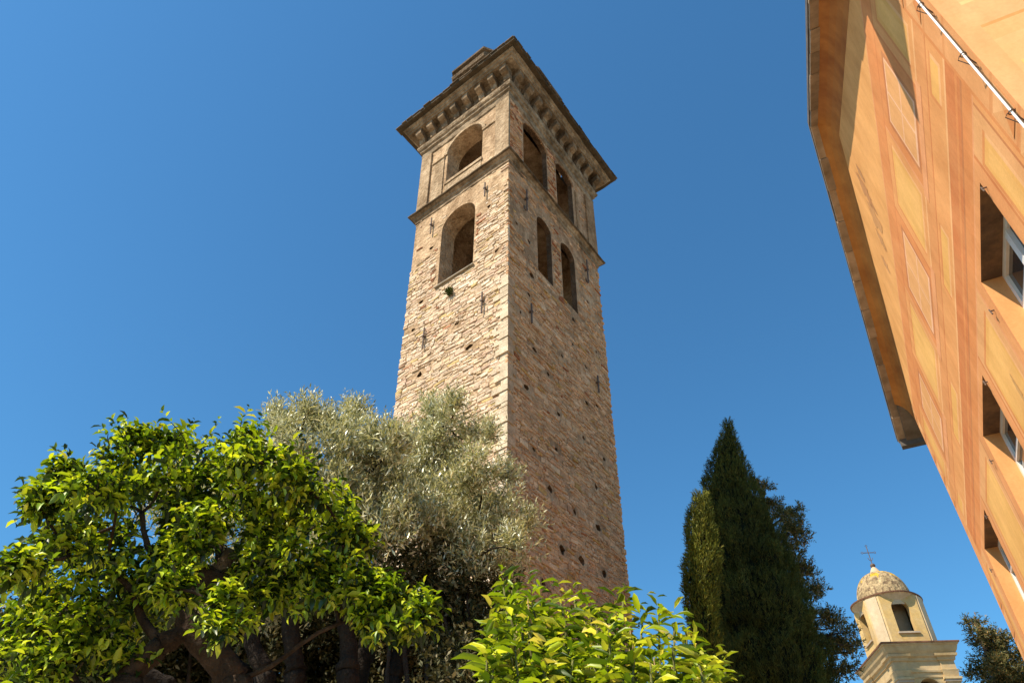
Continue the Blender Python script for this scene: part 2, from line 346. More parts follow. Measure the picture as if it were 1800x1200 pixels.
def ring(mb, prof, col, m=0, a=(0, W0), b=(0, B0)):
    """sweeps a moulding profile (projection, z) round the tower"""
    def cor(o, z): return [T(a[0] - o, b[0] - o, z), T(a[1] + o, b[0] - o, z), T(a[1] + o, b[1] + o, z), T(a[0] - o, b[1] + o, z)]
    R_ = [cor(o, z) for o, z in prof]
    def wob(p): return (p[0] + .022 * mnoise.noise(Vector(p) * 2.3), p[1] + .022 * mnoise.noise(Vector(p) * 2.3 + Vector((9, 0, 0))), p[2] + .03 * mnoise.noise(Vector(p) * 1.9 + Vector((0, 7, 0))) + .015 * mnoise.noise(Vector(p) * 7))
    for i in range(len(prof) - 1):
        for k in range(4):
            k2 = (k + 1) % 4; n = 36
            for q in range(n):
                f0, f1 = q / n, (q + 1) / n
                L_ = lambda A, B_, f: wob(tuple(np.array(A) * (1 - f) + np.array(B_) * f))
                mb.poly([L_(R_[i][k], R_[i][k2], f0), L_(R_[i][k], R_[i][k2], f1), L_(R_[i + 1][k], R_[i + 1][k2], f1), L_(R_[i + 1][k], R_[i + 1][k2], f0)], col, m)
CC = (0.44, 0.36, 0.265); CD = (0.27, 0.215, 0.16)
mb = MB()
ring(mb, [(-0.01, 25.0), (0.035, 25.04), (0.04, 25.12), (0.015, 25.14), (0.03, 25.22), (0.08, 25.25), (0.10, 25.34), (0.20, 25.40)], (0.52, 0.42, 0.31))
ring(mb, [(0.20, 25.40), (0.27, 25.42), (0.27, 25.47), (0.05, 25.66), (-0.02, 25.67)], (0.2, 0.165, 0.12))
mb.build("string_course", M['carved'], tower)
mb = MB()
ring(mb, [(0.0, 29.62), (0.05, 29.66), (0.07, 29.82), (0.04, 29.85), (0.05, 30.05), (0.13, 30.1), (0.14, 30.22), (0.2, 30.26), (0.24, 30.36), (0.25, 30.45), (0.06, 30.50)], (0.52, 0.43, 0.32))
ring(mb, [(0.06, 30.50), (0.06, 31.36), (0.14, 31.40), (0.16, 31.46)], CC)
ring(mb, [(0.16, 31.46), (0.56, 31.48), (0.57, 31.56), (0.64, 31.60), (0.66, 31.70), (0.74, 31.74), (0.75, 31.80)], CC)
mb.build("cornice", M['carved'], tower)
mb = MB()
ring(mb, [(0.75, 31.82), (0.94, 31.83), (0.96, 31.94), (0.95, 32.02), (-0.1, 32.55)], (0.085, 0.064, 0.042))
rgt = np.random.default_rng(14)
for P, w0, w1, q in ((PL, -.95, W0 + .95, 0), (PR, -.95, B0 + .95, 0)):
    x = w0
    while x < w1 - .2:
        l_ = rgt.uniform(.22, .5); o1 = .985 + rgt.uniform(0, .05); zz = 31.93 + rgt.uniform(-.03, .02); kv = rgt.uniform(.7, 1.4)
        mb.hexa([P(x, zz, .6), P(x + l_ - .02, zz, .6), P(x + l_ - .02, zz, o1), P(x, zz, o1), P(x, zz + .045, .6), P(x + l_ - .02, zz + .045, .6), P(x + l_ - .02, zz + .045, o1), P(x, zz + .045, o1)], tuple(kv * c for c in (0.10, 0.075, 0.05))); x += l_
mb.build("roof", M['slate'], tower)
# attic drum standing on the roof
mb = MB(); A0, A1, B_0, B_1 = -0.1, 4.75, -0.12, 6.5
def octa(o, z):
    return [T(1.37 + o * .4, B_0 + o, z), T(3.26 - o * .4, B_0 + o, z), T(A1 - o, 2.2 + o * .4, z), T(A1 - o, 4.18 - o * .4, z), T(3.26 - o * .4, B_1 - o, z), T(1.37 + o * .4, B_1 - o, z), T(A0 + o, 4.18 - o * .4, z), T(A0 + o, 2.2 + o * .4, z)]
pr = [(0.25, 31.9), (0.25, 34.9), (0.05, 35.0), (0.0, 35.2), (0.12, 35.25), (0.12, 35.6), (0.0, 35.65), (0.0, 35.8), (1.6, 36.6), (2.2, 36.8)]
rr = [octa(o, z) for o, z in pr]
for i in range(len(rr) - 1):
    for k in range(8): mb.poly([rr[i][k], rr[i][(k + 1) % 8], rr[i + 1][(k + 1) % 8], rr[i + 1][k]], (0.22, 0.17, 0.12) if i < 7 else (0.4, 0.2, 0.12))
mb.build("attic_drum", M['carved'], tower)
# scrolled brackets under the cornice
def bracket(P, x, w):
    mb = MB(); prof = [(0.06, 30.72), (0.12, 30.68), (0.2, 30.74), (0.22, 30.86), (0.26, 31.0), (0.40, 31.06), (0.50, 31.14), (0.52, 31.26), (0.50, 31.38), (0.50, 31.47), (0.06, 31.47)]
    l = [P(x - w / 2, z, o) for o, z in prof]; r = [P(x + w / 2, z, o) for o, z in prof]; n = len(prof)
    kv = 0.8 + 0.35 * rng.random(); c = tuple(k * kv for k in (0.42, 0.33, 0.235))
    for i in range(n): mb.poly([l[i], l[(i + 1) % n], r[(i + 1) % n], r[i]], c)
    mb.poly(list(reversed(l)), c); mb.poly(r, c)
    mb.build("bracket", M['carved'], tower)
for k in range(8): bracket(PL, -0.02 + k * (W0 + .04) / 7 + rng.uniform(-.03, .03), rng.uniform(.27, .35))
for k in range(10): bracket(PR, 0.25 + k * (B0 - .25) / 9 + rng.uniform(-.03, .03), rng.uniform(.27, .35))
# belfry pilasters, archivolts, sill panel
mb = MB()
def strip(P, x0, x1, z0, z1, o, col=(0.52, 0.43, 0.32), base=-0.02):
    mb.hexa([P(x0, z0, base), P(x1, z0, base), P(x1, z0, o), P(x0, z0, o), P(x0, z1, base), P(x1, z1, base), P(x1, z1, o), P(x0, z1, o)], col)
def archband(P, x0, x1, zp, w, o, rise, col):
    c, r = (x0 + x1) / 2, (x1 - x0) / 2; ts = np.linspace(0, math.pi, 15)
    for t0, t1 in zip(ts[:-1], ts[1:]):
        q = [(c + rr_ * math.cos(t), zp + rise * rr_ * math.sin(t)) for t, rr_ in ((t0, r), (t0, r + w), (t1, r + w), (t1, r))]
        mb.hexa([P(x, z, -0.02) for x, z in q] + [P(x, z, o) for x, z in q], col)
strip(PL, 4.1, 4.66, 25.67, 29.6, 0.09); strip(PL, 3.34, 3.95, 25.67, 28.5, 0.05); strip(PL, 3.32, 3.99, 28.5, 28.62, 0.10)
mb.build("pilaster", M['plaster'], tower); mb = MB(); strip(PL, -0.05, 0.62, 25.67, 29.6, 0.07); strip(PL, 0.62, 1.31, 28.48, 28.6, 0.05); mb.build("pilaster", M['plaster'], tower); mb = MB()
mb_p = mb; mb = MB()
strip(PL, 1.33, 3.19, 25.7, 26.36, 0.03); strip(PL, 1.28, 3.22, 26.38, 26.54, 0.07); mb.build("parapet_panel", M['plaster'], tower); mb = MB()
archband(PL, 1.31, 3.19, 28.62, 0.16, 0.06, 0.95, (0.52, 0.43, 0.32)); mb.build("arch_moulding", M['plaster'], tower); mb = mb_p
strip(PR, 4.85, 4.99, 25.67, 28.9, 0.05, (0.5, 0.34, 0.21)); mb.build("pilaster", M['plaster'], tower); mb = MB(); strip(PR, 5.7, 6.40, 25.67, 29.6, 0.08, (0.5, 0.34, 0.21))  # right-face pilasters carry the same painted shade tone
mb.build("pilaster", M['plaster'], tower); mb = MB()
archband(PR, 0.98, 2.66, 28.92, 0.12, 0.04, 0.62, (0.48, 0.33, 0.21)); mb.build("arch_moulding", M['plaster'], tower); mb = MB(); archband(PR, 3.36, 4.64, 29.0, 0.12, 0.04, 0.7, (0.48, 0.33, 0.21))  # arch bands on the shaded face, browner to match its painted shade
mb.build("arch_moulding", M['plaster'], tower)
mb = MB()
mb.hexa([PL(1.46, 20.30, -.5), PL(3.26, 20.30, -.5), PL(3.26, 20.30, .09), PL(1.46, 20.30, .09), PL(1.46, 20.35, -.5), PL(3.26, 20.35, -.5), PL(3.26, 20.35, .09), PL(1.46, 20.35, .09)], (0.3, 0.27, 0.23))
mb.build("window_sill", M['slate'], tower)
for P, x, z0, z1 in ((PL, 1.02, 23.66, 24.5), (PL, 3.69, 23.62, 24.58), (PL, .98, 17.63, 18.58), (PL, 3.53, 17.58, 18.52),
                     (PR, 1.02, 23.1, 24.36), (PR, 5.27, 23.06, 24.45), (PR, 1.18, 17.55, 18.42), (PR, 5.36, 17.45, 18.23)):
    mb = MB(); zc = (z0 + z1) / 2 + .08
    mb.tube([P(x, z0, .10), P(x, z1, .10)], 0.03, 6); mb.tube([P(x - .075, zc - .02, .10), P(x + .075, zc + .03, .10)], 0.022, 6); mb.tube([P(x, zc, -.05), P(x, zc, .15)], 0.04, 6)
    if P is PR and z1 > 24: mb.tube([P(x, z0, .1), P(x - .05, z0 - .06, .1), P(x - .14, z0 - .06, .1), P(x - .18, z0 + .08, .1)], 0.03, 6)
    mb.build("tie_anchor", M['iron'], tower)

# ------------------------------------------------------------------ painted house on the right
house = thing("painted_house", "tall ochre house with frescoed trompe l'oeil wall, deep windows and a shaded gable verge", "house")
HD = azd(25.873); HN = np.array([-HD[1], HD[0], 0]); HP = 2.0
def B(d, o, z):
    q = HD * d - HN * (HP - o); return (q[0], q[1], z)
D0, D1, DP, ZP = 3.98, 14.05, 8.80, 13.22
def rake(d): return ZP - (0.585 * (DP - d) if d < DP else 0.50 * (d - DP))
OR = (0.60, 0.27, 0.095); YE = (0.70, 0.455, 0.14); YE2 = (0.74, 0.50, 0.17); PK = (0.66, 0.355, 0.175); DK = (0.54, 0.215, 0.075); WH = (0.74, 0.52, 0.36); BR = (0.46, 0.20, 0.08); TN = (0.66, 0.40, 0.18); LT = (0.74, 0.48, 0.235)
def deep(c): return (min(.82, c[0] * 1.12), c[1] * .95, c[2] * .88)
rects = []
def rc(d0, d1, z0, z1, c): rects.append((d0, d1, z0, z1, deep(c)))
def framed(d0, d1, z0, z1, c, lit=LT, dk=OR, w=0.045):
    rc(d0, d1, z0, z1, dk); rc(d0, d1 - w, z0, z1 - w, lit); rc(d0 + w, d1 - w, z0 + w, z1 - w, c)
rc(D0, D1, 0, 14, (0.66, 0.355, 0.135))
rc(D0, D1, 10.12, 14, (0.67, 0.40, 0.145))                       # upper yellow field
rc(D0, D1, 9.72, 10.12, OR); rc(D0, D1, 10.12, 10.15, PK); rc(D0, D1, 9.72, 9.75, DK)
rc(D0, D1, 7.62, 7.66, LT); rc(D0, D1, 7.30, 7.62, DK); rc(D0, D1, 7.36, 7.41, OR); rc(D0, D1, 7.26, 7.30, BR); rc(D0, D1, 7.06, 7.26, OR); rc(D0, D1, 7.03, 7.06, PK)
rc(D0, D1, 8.10, 8.38, (0.62, 0.32, 0.125)); rc(D0, D1, 8.38, 8.42, LT); rc(D0, D1, 8.07, 8.10, DK)
FW = [(5.42, 6.32), (8.19, 9.38), (11.6, 12.68)]
RWN = [(5.25, 6.58), (8.20, 9.56), (11.62, 13.02)]
for (a, b) in FW:                                                   # painted sham windows
    rc(a - .26, b + .26, 8.42, 9.72, OR); rc(a - .26, a - .22, 8.42, 9.72, DK); rc(b + .22, b + .26, 8.42, 9.72, PK)
    rc(a - .34, b + .34, 8.30, 8.44, PK); rc(a - .34, b + .34, 8.27, 8.30, BR)
    rc(a - .06, b + .06, 8.46, 9.54, BR)
    rc(a, b, 8.52, 9.48, WH); c = (a + b) / 2; w = .035; TP = (0.66, 0.40, 0.17)
    for u0, u1 in ((a + w, c - .015), (c + .015, b - w)):
        rc(u0, u1, 8.52 + w * 1.6, 8.97, TP); rc(u0, u1, 9.0, 9.48 - w, TP)
for (a, b) in ((4.52, 5.02), (6.72, 7.78), (9.78, 11.2), (13.05, 13.6)):  # yellow panels between the sham windows
    framed(a, b, 8.52, 9.58, YE); rc(a + .12, b - .12, 8.64, 9.46, YE2)
    framed(a, b, 7.74, 8.02, YE)
for (a, b) in ((4.62, 5.0), (6.95, 7.9), (9.95, 11.25), (13.4, 13.62)):   # taller panels between the real windows
    rc(a - .16, b + .16, 3, 7.03, TN); framed(a, b, 3, 6.86, YE); rc(a + .1, b - .1, 3, 6.74, YE2)
    rc(a - .16, a - .13, 3, 7.03, BR)
for (a, b) in RWN:
    rc(a - .24, b + .24, 3, 7.03, (0.65, 0.34, 0.14)); rc(a - .24, a - .20, 3, 7.03, DK); rc(b + .20, b + .24, 3, 7.03, PK); rc(a - .05, b + .05, 3, 6.98, (0.63, 0.32, 0.13))
rc(4.36, 4.40, 0, 14, OR); rc(13.66, 13.70, 0, 14, OR); rc(13.70, D1, 0, 14, (0.66, 0.36, 0.155)); rc(D0, 4.36, 0, 14, (0.66, 0.37, 0.16))
zq = 3.0
while zq < 12: # painted corner quoins
    if not (7.0 < zq + .25 < 7.66):
        rc(D0, 4.36, zq, zq + .05, (0.60, 0.30, 0.12)); rc(13.70, D1, zq, zq + .05, (0.60, 0.30, 0.12))
    zq += 0.46
def clip(poly, f):
    out = []
    for i in range(len(poly)):
        p, q = poly[i], poly[(i + 1) % len(poly)]; fp, fq = f(p), f(q)
        if fp >= 0: out.append(p)
        if fp * fq < 0: t = fp / (fp - fq); out.append((p[0] + (q[0] - p[0]) * t, p[1] + (q[1] - p[1]) * t))
    return out
wins = [(a, b, 4.75, 6.92) for a, b in RWN]
ds = sorted({D0, D1, DP} | {x for r in rects for x in r[:2]} | {x for w in wins for x in w[:2]})
zs = sorted({0, 14} | {x for r in rects for x in r[2:4]} | {x for w in wins for x in w[2:]})
wm = MB()
for d0, d1 in zip(ds[:-1], ds[1:]):
    if d0 < D0 - 1e-6 or d1 > D1 + 1e-6 or d1 - d0 < 1e-5: continue
    for z0, z1 in zip(zs[:-1], zs[1:]):
        dc, zc = (d0 + d1) / 2, (z0 + z1) / 2
        if any(w[0] < dc < w[1] and w[2] < zc < w[3] for w in wins): continue
        col = next(r[4] for r in reversed(rects) if r[0] < dc < r[1] and r[2] < zc < r[3])
        pl = [(d0, z0), (d1, z0), (d1, z1), (d0, z1)]
        pl = clip(pl, lambda p: ZP - 0.585 * (DP - p[0]) - p[1]); pl = clip(pl, lambda p: ZP - 0.50 * (p[0] - DP) - p[1]) if len(pl) > 2 else pl
        if len(pl) > 2: wm.poly([B(d, 0, z) for d, z in pl], col)
# diamond-pointed quoins painted beside both corners
for (d_, z_, rx, rz, cst) in ((9.0, 11.35, .16, .55, (.50, .24, .10)), (9.25, 10.95, .22, .45, (.55, .28, .11)), (8.75, 11.5, .10, .25, (.44, .22, .10)), (9.6, 10.75, .12, .3, (.56, .29, .12)), (10.1, 10.7, .1, .2, (.55, .28, .12)), (4.7, 5.6, .05, .5, (.56, .33, .13)), (7.3, 5.9, .06, .4, (.57, .34, .13))):
    rs = np.random.default_rng(int(d_ * 100)); n_ = 26
    wm.poly([B(d_ + rx * math.cos(t) * rs.uniform(.45, 1.15), .004, z_ + rz * math.sin(t) * rs.uniform(.45, 1.15)) for t in np.linspace(0, 2 * math.pi, n_, endpoint=False)], cst)
def facet(mb, P, x0, x1, z0, z1, lit, mid, dk, o=0.004):
    c = ((x0 + x1) / 2, (z0 + z1) / 2); q = [(x0, z0), (x1, z0), (x1, z1), (x0, z1)]
    for i, cl in enumerate((dk, mid, lit, mid)): cl = deep(cl); mb.poly([P(*q[i], o), P(*q[(i + 1) % 4], o), P(*c, o)], cl)
zq = 3.05; k = 0
while zq < 10:
    if not (6.72 < zq < 7.66):
        w = 0.30 if k % 2 else 0.36
        facet(wm, lambda d, z, o: B(d, o, z), 4.04, 4.04 + w - .02, zq + .03, zq + .38, LT, TN, OR)
        facet(wm, lambda d, z, o: B(d, o, z), 14.0 - w * .9, 13.99, zq + .03, zq + .38, LT, TN, OR)
    zq += 0.46; k += 1
# reveals of the three openings
RD = 0.20; RC = (0.67, 0.33, 0.13)
for a, b, z0, z1 in wins:
    for p, q in (((a, z0), (a, z1)), ((a, z1), (b, z1)), ((b, z1), (b, z0)), ((b, z0), (a, z0))):
        wm.poly([B(p[0], 0, p[1]), B(q[0], 0, q[1]), B(q[0], -RD - .1, q[1]), B(p[0], -RD - .1, p[1])], RC)
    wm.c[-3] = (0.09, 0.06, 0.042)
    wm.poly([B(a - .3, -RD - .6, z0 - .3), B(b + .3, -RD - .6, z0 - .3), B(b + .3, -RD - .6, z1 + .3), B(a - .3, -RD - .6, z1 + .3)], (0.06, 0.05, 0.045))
wm.build("gable_wall", M['paint'], house)
# side wall round the near corner, and the plain back walls
rects2 = []
def r2(e0, e1, z0, z1, c): rects2.append((e0, e1, z0, z1, deep(c)))
HL = 11.0; ZE = 10.3
r2(0, HL, 0, ZE, (0.68, 0.40, 0.20)); r2(0, .16, 0, ZE, PK)
for zb in (3.35, 7.66): r2(.16, HL, zb, zb + .05, LT); r2(.16, HL, zb - .36, zb, PK); r2(.16, HL, zb - .40, zb - .36, OR); r2(.16, HL, zb - .6, zb - .40, (0.66, 0.37, 0.17))
for z0, z1 in ((3.45, 6.95), (7.85, 9.7)):
    e = .95
    while e < HL - 1.2:
        r2(e, e + 1.5, z0, z1, OR); r2(e + .04, e + 1.46, z0 + .04, z1 - .04, (0.71, 0.46, 0.19)); r2(e + .16, e + 1.34, z0 + .16, z1 - .16, YE2); e += 1.9
es = sorted({x for r in rects2 for x in r[:2]}); zs2 = sorted({x for r in rects2 for x in r[2:4]})
sw = MB()
def WS(e, z, o=0): q = HD * (D0 - o) - HN * (HP + e); return (q[0], q[1], z)
for e0, e1 in zip(es[:-1], es[1:]):
    for z0, z1 in zip(zs2[:-1], zs2[1:]):
        col = next(r[4] for r in reversed(rects2) if r[0] < (e0 + e1) / 2 < r[1] and r[2] < (z0 + z1) / 2 < r[3])
        sw.poly([WS(e0, z0), WS(e1, z0), WS(e1, z1), WS(e0, z1)], col)
zq = 3.05; k = 0
while zq < 9.8:
    if not (6.62 < zq < 7.66):
        w = 0.62 if k % 2 else 0.42
        for (x, y, zz, hh) in ((.2, .2 + w, zq + .02, .42),): facet(sw, lambda e, z, o: WS(e, z, o), x, y, zz, zz + hh, LT, YE2, TN)
    zq += 0.46; k += 1
sw.build("side_wall", M['paint'], house)
bw = MB()
for p, q in (((D1, 0), (D1, -HL)), ((D1, -HL), (D0, -HL))):
    bw.poly([B(p[0], p[1], 0), B(q[0], q[1], 0), B(q[0], q[1], ZE), B(p[0], p[1], ZE)], (0.65, 0.365, 0.145))
bw.poly([B(D0, -HL, ZE), B(D1, -HL, ZE), B(DP, -HL, ZP)], (0.65, 0.365, 0.145))
bw.build("back_wall", M['paint'], house)
# brown cove under the verge
cv = MB(); prof = [(0.002, -0.52), (0.02, -0.38), (0.06, -0.24), (0.12, -0.13), (0.19, -0.06), (0.235, -0.02)]
DN, DF = 3.2, 14.88
def cove_run(da, db):
    for (o0, h0), (o1, h1) in zip(prof[:-1], prof[1:]):
        cv.poly([B(da, o0, rake(da) + h0), B(db, o0, rake(db) + h0), B(db, o1, rake(db) + h1), B(da, o1, rake(da) + h1)])
cove_run(D0, DP); cove_run(DP, D1 + .02)
cv.build("verge_cove", M['cove'], house, smooth=True)
# slate slabs along the verge
vs = MB(); rgv = np.random.default_rng(4)
def slabs(da, db):
    n = int(abs(db - da) / 0.52); xs = np.linspace(da, db, n + 1)
    for x0, x1 in zip(xs[:-1], xs[1:]):
        x0, x1 = min(x0, x1), max(x0, x1); j = (rgv.random() - .5) * .02; o1 = 0.345 + (rgv.random() - .5) * .02; kv = 0.75 + .5 * rgv.random(); c = tuple(k * kv for k in (0.33, 0.255, 0.18))
        P8 = [(x0 + .006, .20, -.035), (x1 - .006, .20, -.035), (x1 - .006, o1, -.035), (x0 + .006, o1, -.035), (x0 + .006, .20, .02), (x1 - .006, .20, .02), (x1 - .006, o1, .02), (x0 + .006, o1, .02)]
        vs.hexa([B(d, o, rake(d) + h + j) for d, o, h in P8], c)
slabs(DP + .001, DF); slabs(DP - .001, DN)
# boxed end of the far eave
e0, e1 = D1 + .03, DF
for (a_, b_, o0, o1, h0, h1, c) in ((e0, e1, -0.25, .20, -.10, -.04, (0.20, 0.165, 0.13)), (e1 - .08, e1, -0.3, .33, -.20, -.04, (0.12, 0.11, 0.10))):
    vs.hexa([B(a_, o0, rake(a_) + h0), B(b_, o0, rake(b_) + h0), B(b_, o1, rake(b_) + h0), B(a_, o1, rake(a_) + h0), B(a_, o0, rake(a_) + h1), B(b_, o0, rake(b_) + h1), B(b_, o1, rake(b_) + h1), B(a_, o1, rake(a_) + h1)], c)
vs.build("verge_slabs", M['slab'], house)
rf = MB()
for da, db in ((DP, DF + .02), (DP, DN - .05)):
    t = 0.10; P_ = [(da, .36), (db, .36), (db, -HL - .4), (da, -HL - .4)]
    lo = [B(d, o, rake(d) + .03) for d, o in P_]; hi = [B(d, o, rake(d) + .03 + t) for d, o in P_]
    rf.hexa(lo + hi)
# unseen slab added at the near corner to cast the gable's wedge shadow
q = [(4.55, .30, 10.70), (4.0, 1.0, 10.72), (2.75, 1.0, 11.0), (2.6, .30, 10.95)]
rf.hexa([B(*p) for p in q] + [B(p[0], p[1], p[2] + .12) for p in q])
rf.build("roof", M['tile'], house)
# casement windows set in the openings
for a, b, z0, z1 in wins:
    fm = MB(); o0, o1 = -RD - .05, -RD + .01
    def bar(d0, d1, y0, y1, oa=o0, ob=o1): fm.hexa([B(d0, oa, y0), B(d1, oa, y0), B(d1, ob, y0), B(d0, ob, y0), B(d0, oa, y1), B(d1, oa, y1), B(d1, ob, y1), B(d0, ob, y1)])
    w = .065; c = (a + b) / 2
    bar(a, b, z1 - w, z1); bar(a, b, z0, z0 + w); bar(a, a + w, z0 + w, z1 - w); bar(b - w, b, z0 + w, z1 - w)
    bar(c - .05, c + .05, z0 + w, z1 - w, o0 - .002, o1 + .012)
    for d0, d1 in ((a + w, c - .05), (c + .05, b - w)): bar(d0, d1, z1 - .46, z1 - .42)
    fr = fm.build("window", M['white'], house)
    gl = MB(); gl.poly([B(a + w * .8, -RD - .02, z0 + w * .8), B(b - w * .8, -RD - .02, z0 + w * .8), B(b - w * .8, -RD - .02, z1 - w * .8), B(a + w * .8, -RD - .02, z1 - w * .8)])
    gl.build("pane", M['glass'], fr)
    for dd, oo in ((a - .06, 1), (b + .10, 1)):
        hk = MB(); zz = z1 - .14 if dd < a else z1 - .30
        hk.tube([B(dd, 0, zz), B(dd, .03, zz), B(dd + .012, .035, zz + .03), B(dd + .0, .03, zz - .04)], .008, 6); hk.build("shutter_hook", M['iron'], house)
# white tube fixed down the near corner
pp = MB(); pp.tube([B(3.965, .075, 0.3), B(3.955, .07, 4.0), B(3.96, .075, 6.2), B(3.97, .07, 8.0), B(3.98, .075, 9.8)], .0085, 10); pipe = pp.build("conduit", M['pvc'], house, smooth=True)
for zc in (2.2, 3.0, 3.8, 4.6, 5.4, 6.18, 7.0, 7.87, 8.7):
    cl = MB(); R0 = .021
    ringp = [B(3.965 + R0 * math.cos(t), .073 + R0 * math.sin(t), zc) for t in np.linspace(0, 2 * math.pi, 9)]
    cl.tube(ringp, .005, 6, cap=False); cl.tube([B(3.965 + R0, .07, zc), B(3.99, .05, zc - .02), B(4.05, .0, zc - .05)], .005, 6); cl.tube([B(3.965, .10, zc), B(4.02, .10, zc + .03), B(4.06, 0, zc - .10)], .004, 5)
    cl.build("clip", M['iron'], pipe)

# ------------------------------------------------------------------ chapel belfry beyond the garden
chap = thing("church_belfry", "small yellow belfry with lichened scalloped dome, spire and iron cross", "belfry")
CX = np.array([18.373, 35.447, 0]); CR, CL = azd(94.27), azd(4.08); H1, H2, ZC = 1.66, 2.06, 13.55
def Q(a, b, z): q = CX + a * CR + b * CL; return (q[0], q[1], z)
YW = (0.60, 0.42, 0.16); YP = (0.60, 0.455, 0.23); GR = (0.42, 0.36, 0.28)
def qring(mb, prof, col, h1=H1 - .45, h2=H2 - .45):
    rr = [[Q(-h1 - o, -h2 - o, z), Q(h1 + o, -h2 - o, z), Q(h1 + o, h2 + o, z), Q(-h1 - o, h2 + o, z)] for o, z in prof]
    for i in range(len(rr) - 1):
        for k in range(4): mb.poly([rr[i][k], rr[i][(k + 1) % 4], rr[i + 1][(k + 1) % 4], rr[i + 1][k]], col)
mb = MB(); h1, h2 = H1 - .45, H2 - .45
for P, hw, dep in ((lambda x, z, o: Q(x, -h2 - o, z), h1, h2), (lambda x, z, o: Q(-h1 - o, -x, z), h2, h1)):
    x0, x1, zs_, zp = -.48, .48, 9.6, 11.65
    lp = arch(x0, x1, zs_, zp, 12)
    bm = bmesh.new(); ed = []
    for loop in ([(-hw, 0), (hw, 0), (hw, 12.4), (-hw, 12.4)], lp):
        v = [bm.verts.new((x, z, 0)) for x, z in loop]
        for i in range(len(v)): ed.append(bm.edges.new((v[i], v[(i + 1) % len(v)])))
    bmesh.ops.triangle_fill(bm, use_beauty=True, use_dissolve=False, edges=ed)
    for f in bm.faces: mb.poly([P(v.co.x, v.co.y, 0) for v in f.verts], YP)
    bm.free()
    for i in range(len(lp)):
        (x, z), (xx, zz) = lp[i], lp[(i + 1) % len(lp)]; mb.poly([P(x, z, 0), P(xx, zz, 0), P(xx, zz, -.5), P(x, z, -.5)], YP)
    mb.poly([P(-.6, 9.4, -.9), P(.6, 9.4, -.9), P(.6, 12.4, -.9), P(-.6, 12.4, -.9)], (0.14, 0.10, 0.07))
mb.poly([Q(h1, -h2, 0), Q(h1, h2, 0), Q(h1, h2, 12.4), Q(h1, -h2, 12.4)], YP); mb.poly([Q(h1, h2, 0), Q(-h1, h2, 0), Q(-h1, h2, 12.4), Q(h1, h2, 12.4)], YP)
for sa in (-1, 1):                                                  # corner pilasters with capitals
    for sb in (-1, 1):
        ca, cb = sa * (h1 - .20), sb * (h2 - .20)
        for (hw, z0, z1, c) in ((.27, 0, 11.55, YP), (.31, 11.55, 11.66, YW), (.29, 11.66, 11.95, YP), (.34, 11.95, 12.05, GR), (.38, 12.05, 12.14, YP)):
            mb.hexa([Q(ca - hw, cb - hw, z0), Q(ca + hw, cb - hw, z0), Q(ca + hw, cb + hw, z0), Q(ca - hw, cb + hw, z0), Q(ca - hw, cb - hw, z1), Q(ca + hw, cb - hw, z1), Q(ca + hw, cb + hw, z1), Q(ca - hw, cb + hw, z1)], c)
mb.build("bell_chamber", M['yellow'], chap)
mb = MB()
qring(mb, [(-.05, 12.14), (.04, 12.15), (.05, 12.34), (.10, 12.36), (.11, 12.44), (.06, 12.46), (.06, 12.82), (.12, 12.84), (.14, 12.95), (.22, 13.0), (.25, 13.1), (.33, 13.22), (.40, 13.42), (.44, 13.44), (.45, 13.5)], (0.52, 0.39, 0.20))
for sa in (-1, 1):
    for sb in (-1, 1):                                              # cornice breaks forward over each pilaster
        ca, cb = sa * (h1 - .20), sb * (h2 - .20)
        pr = [(.30, 12.14), (.34, 12.36), (.36, 12.44), (.31, 12.46), (.31, 12.82), (.38, 12.84), (.40, 12.96), (.48, 13.0), (.50, 13.1)]
        rr = [[Q(ca - o, cb - o, z), Q(ca + o, cb - o, z), Q(ca + o, cb + o, z), Q(ca - o, cb + o, z)] for o, z in pr]
        for i in range(len(rr) - 1):
            for k in range(4): mb.poly([rr[i][k], rr[i][(k + 1) % 4], rr[i + 1][(k + 1) % 4], rr[i + 1][k]], (0.52, 0.39, 0.20))
mb.build("cornice", M['yellow'], chap)
mb = MB(); qring(mb, [(.42, 13.50), (.49, 13.50), (.50, 13.56), (.46, 13.58), (-.6, 13.68)], (0.20, 0.11, 0.075)); mb.build("slate_edge", M['slate'], chap)
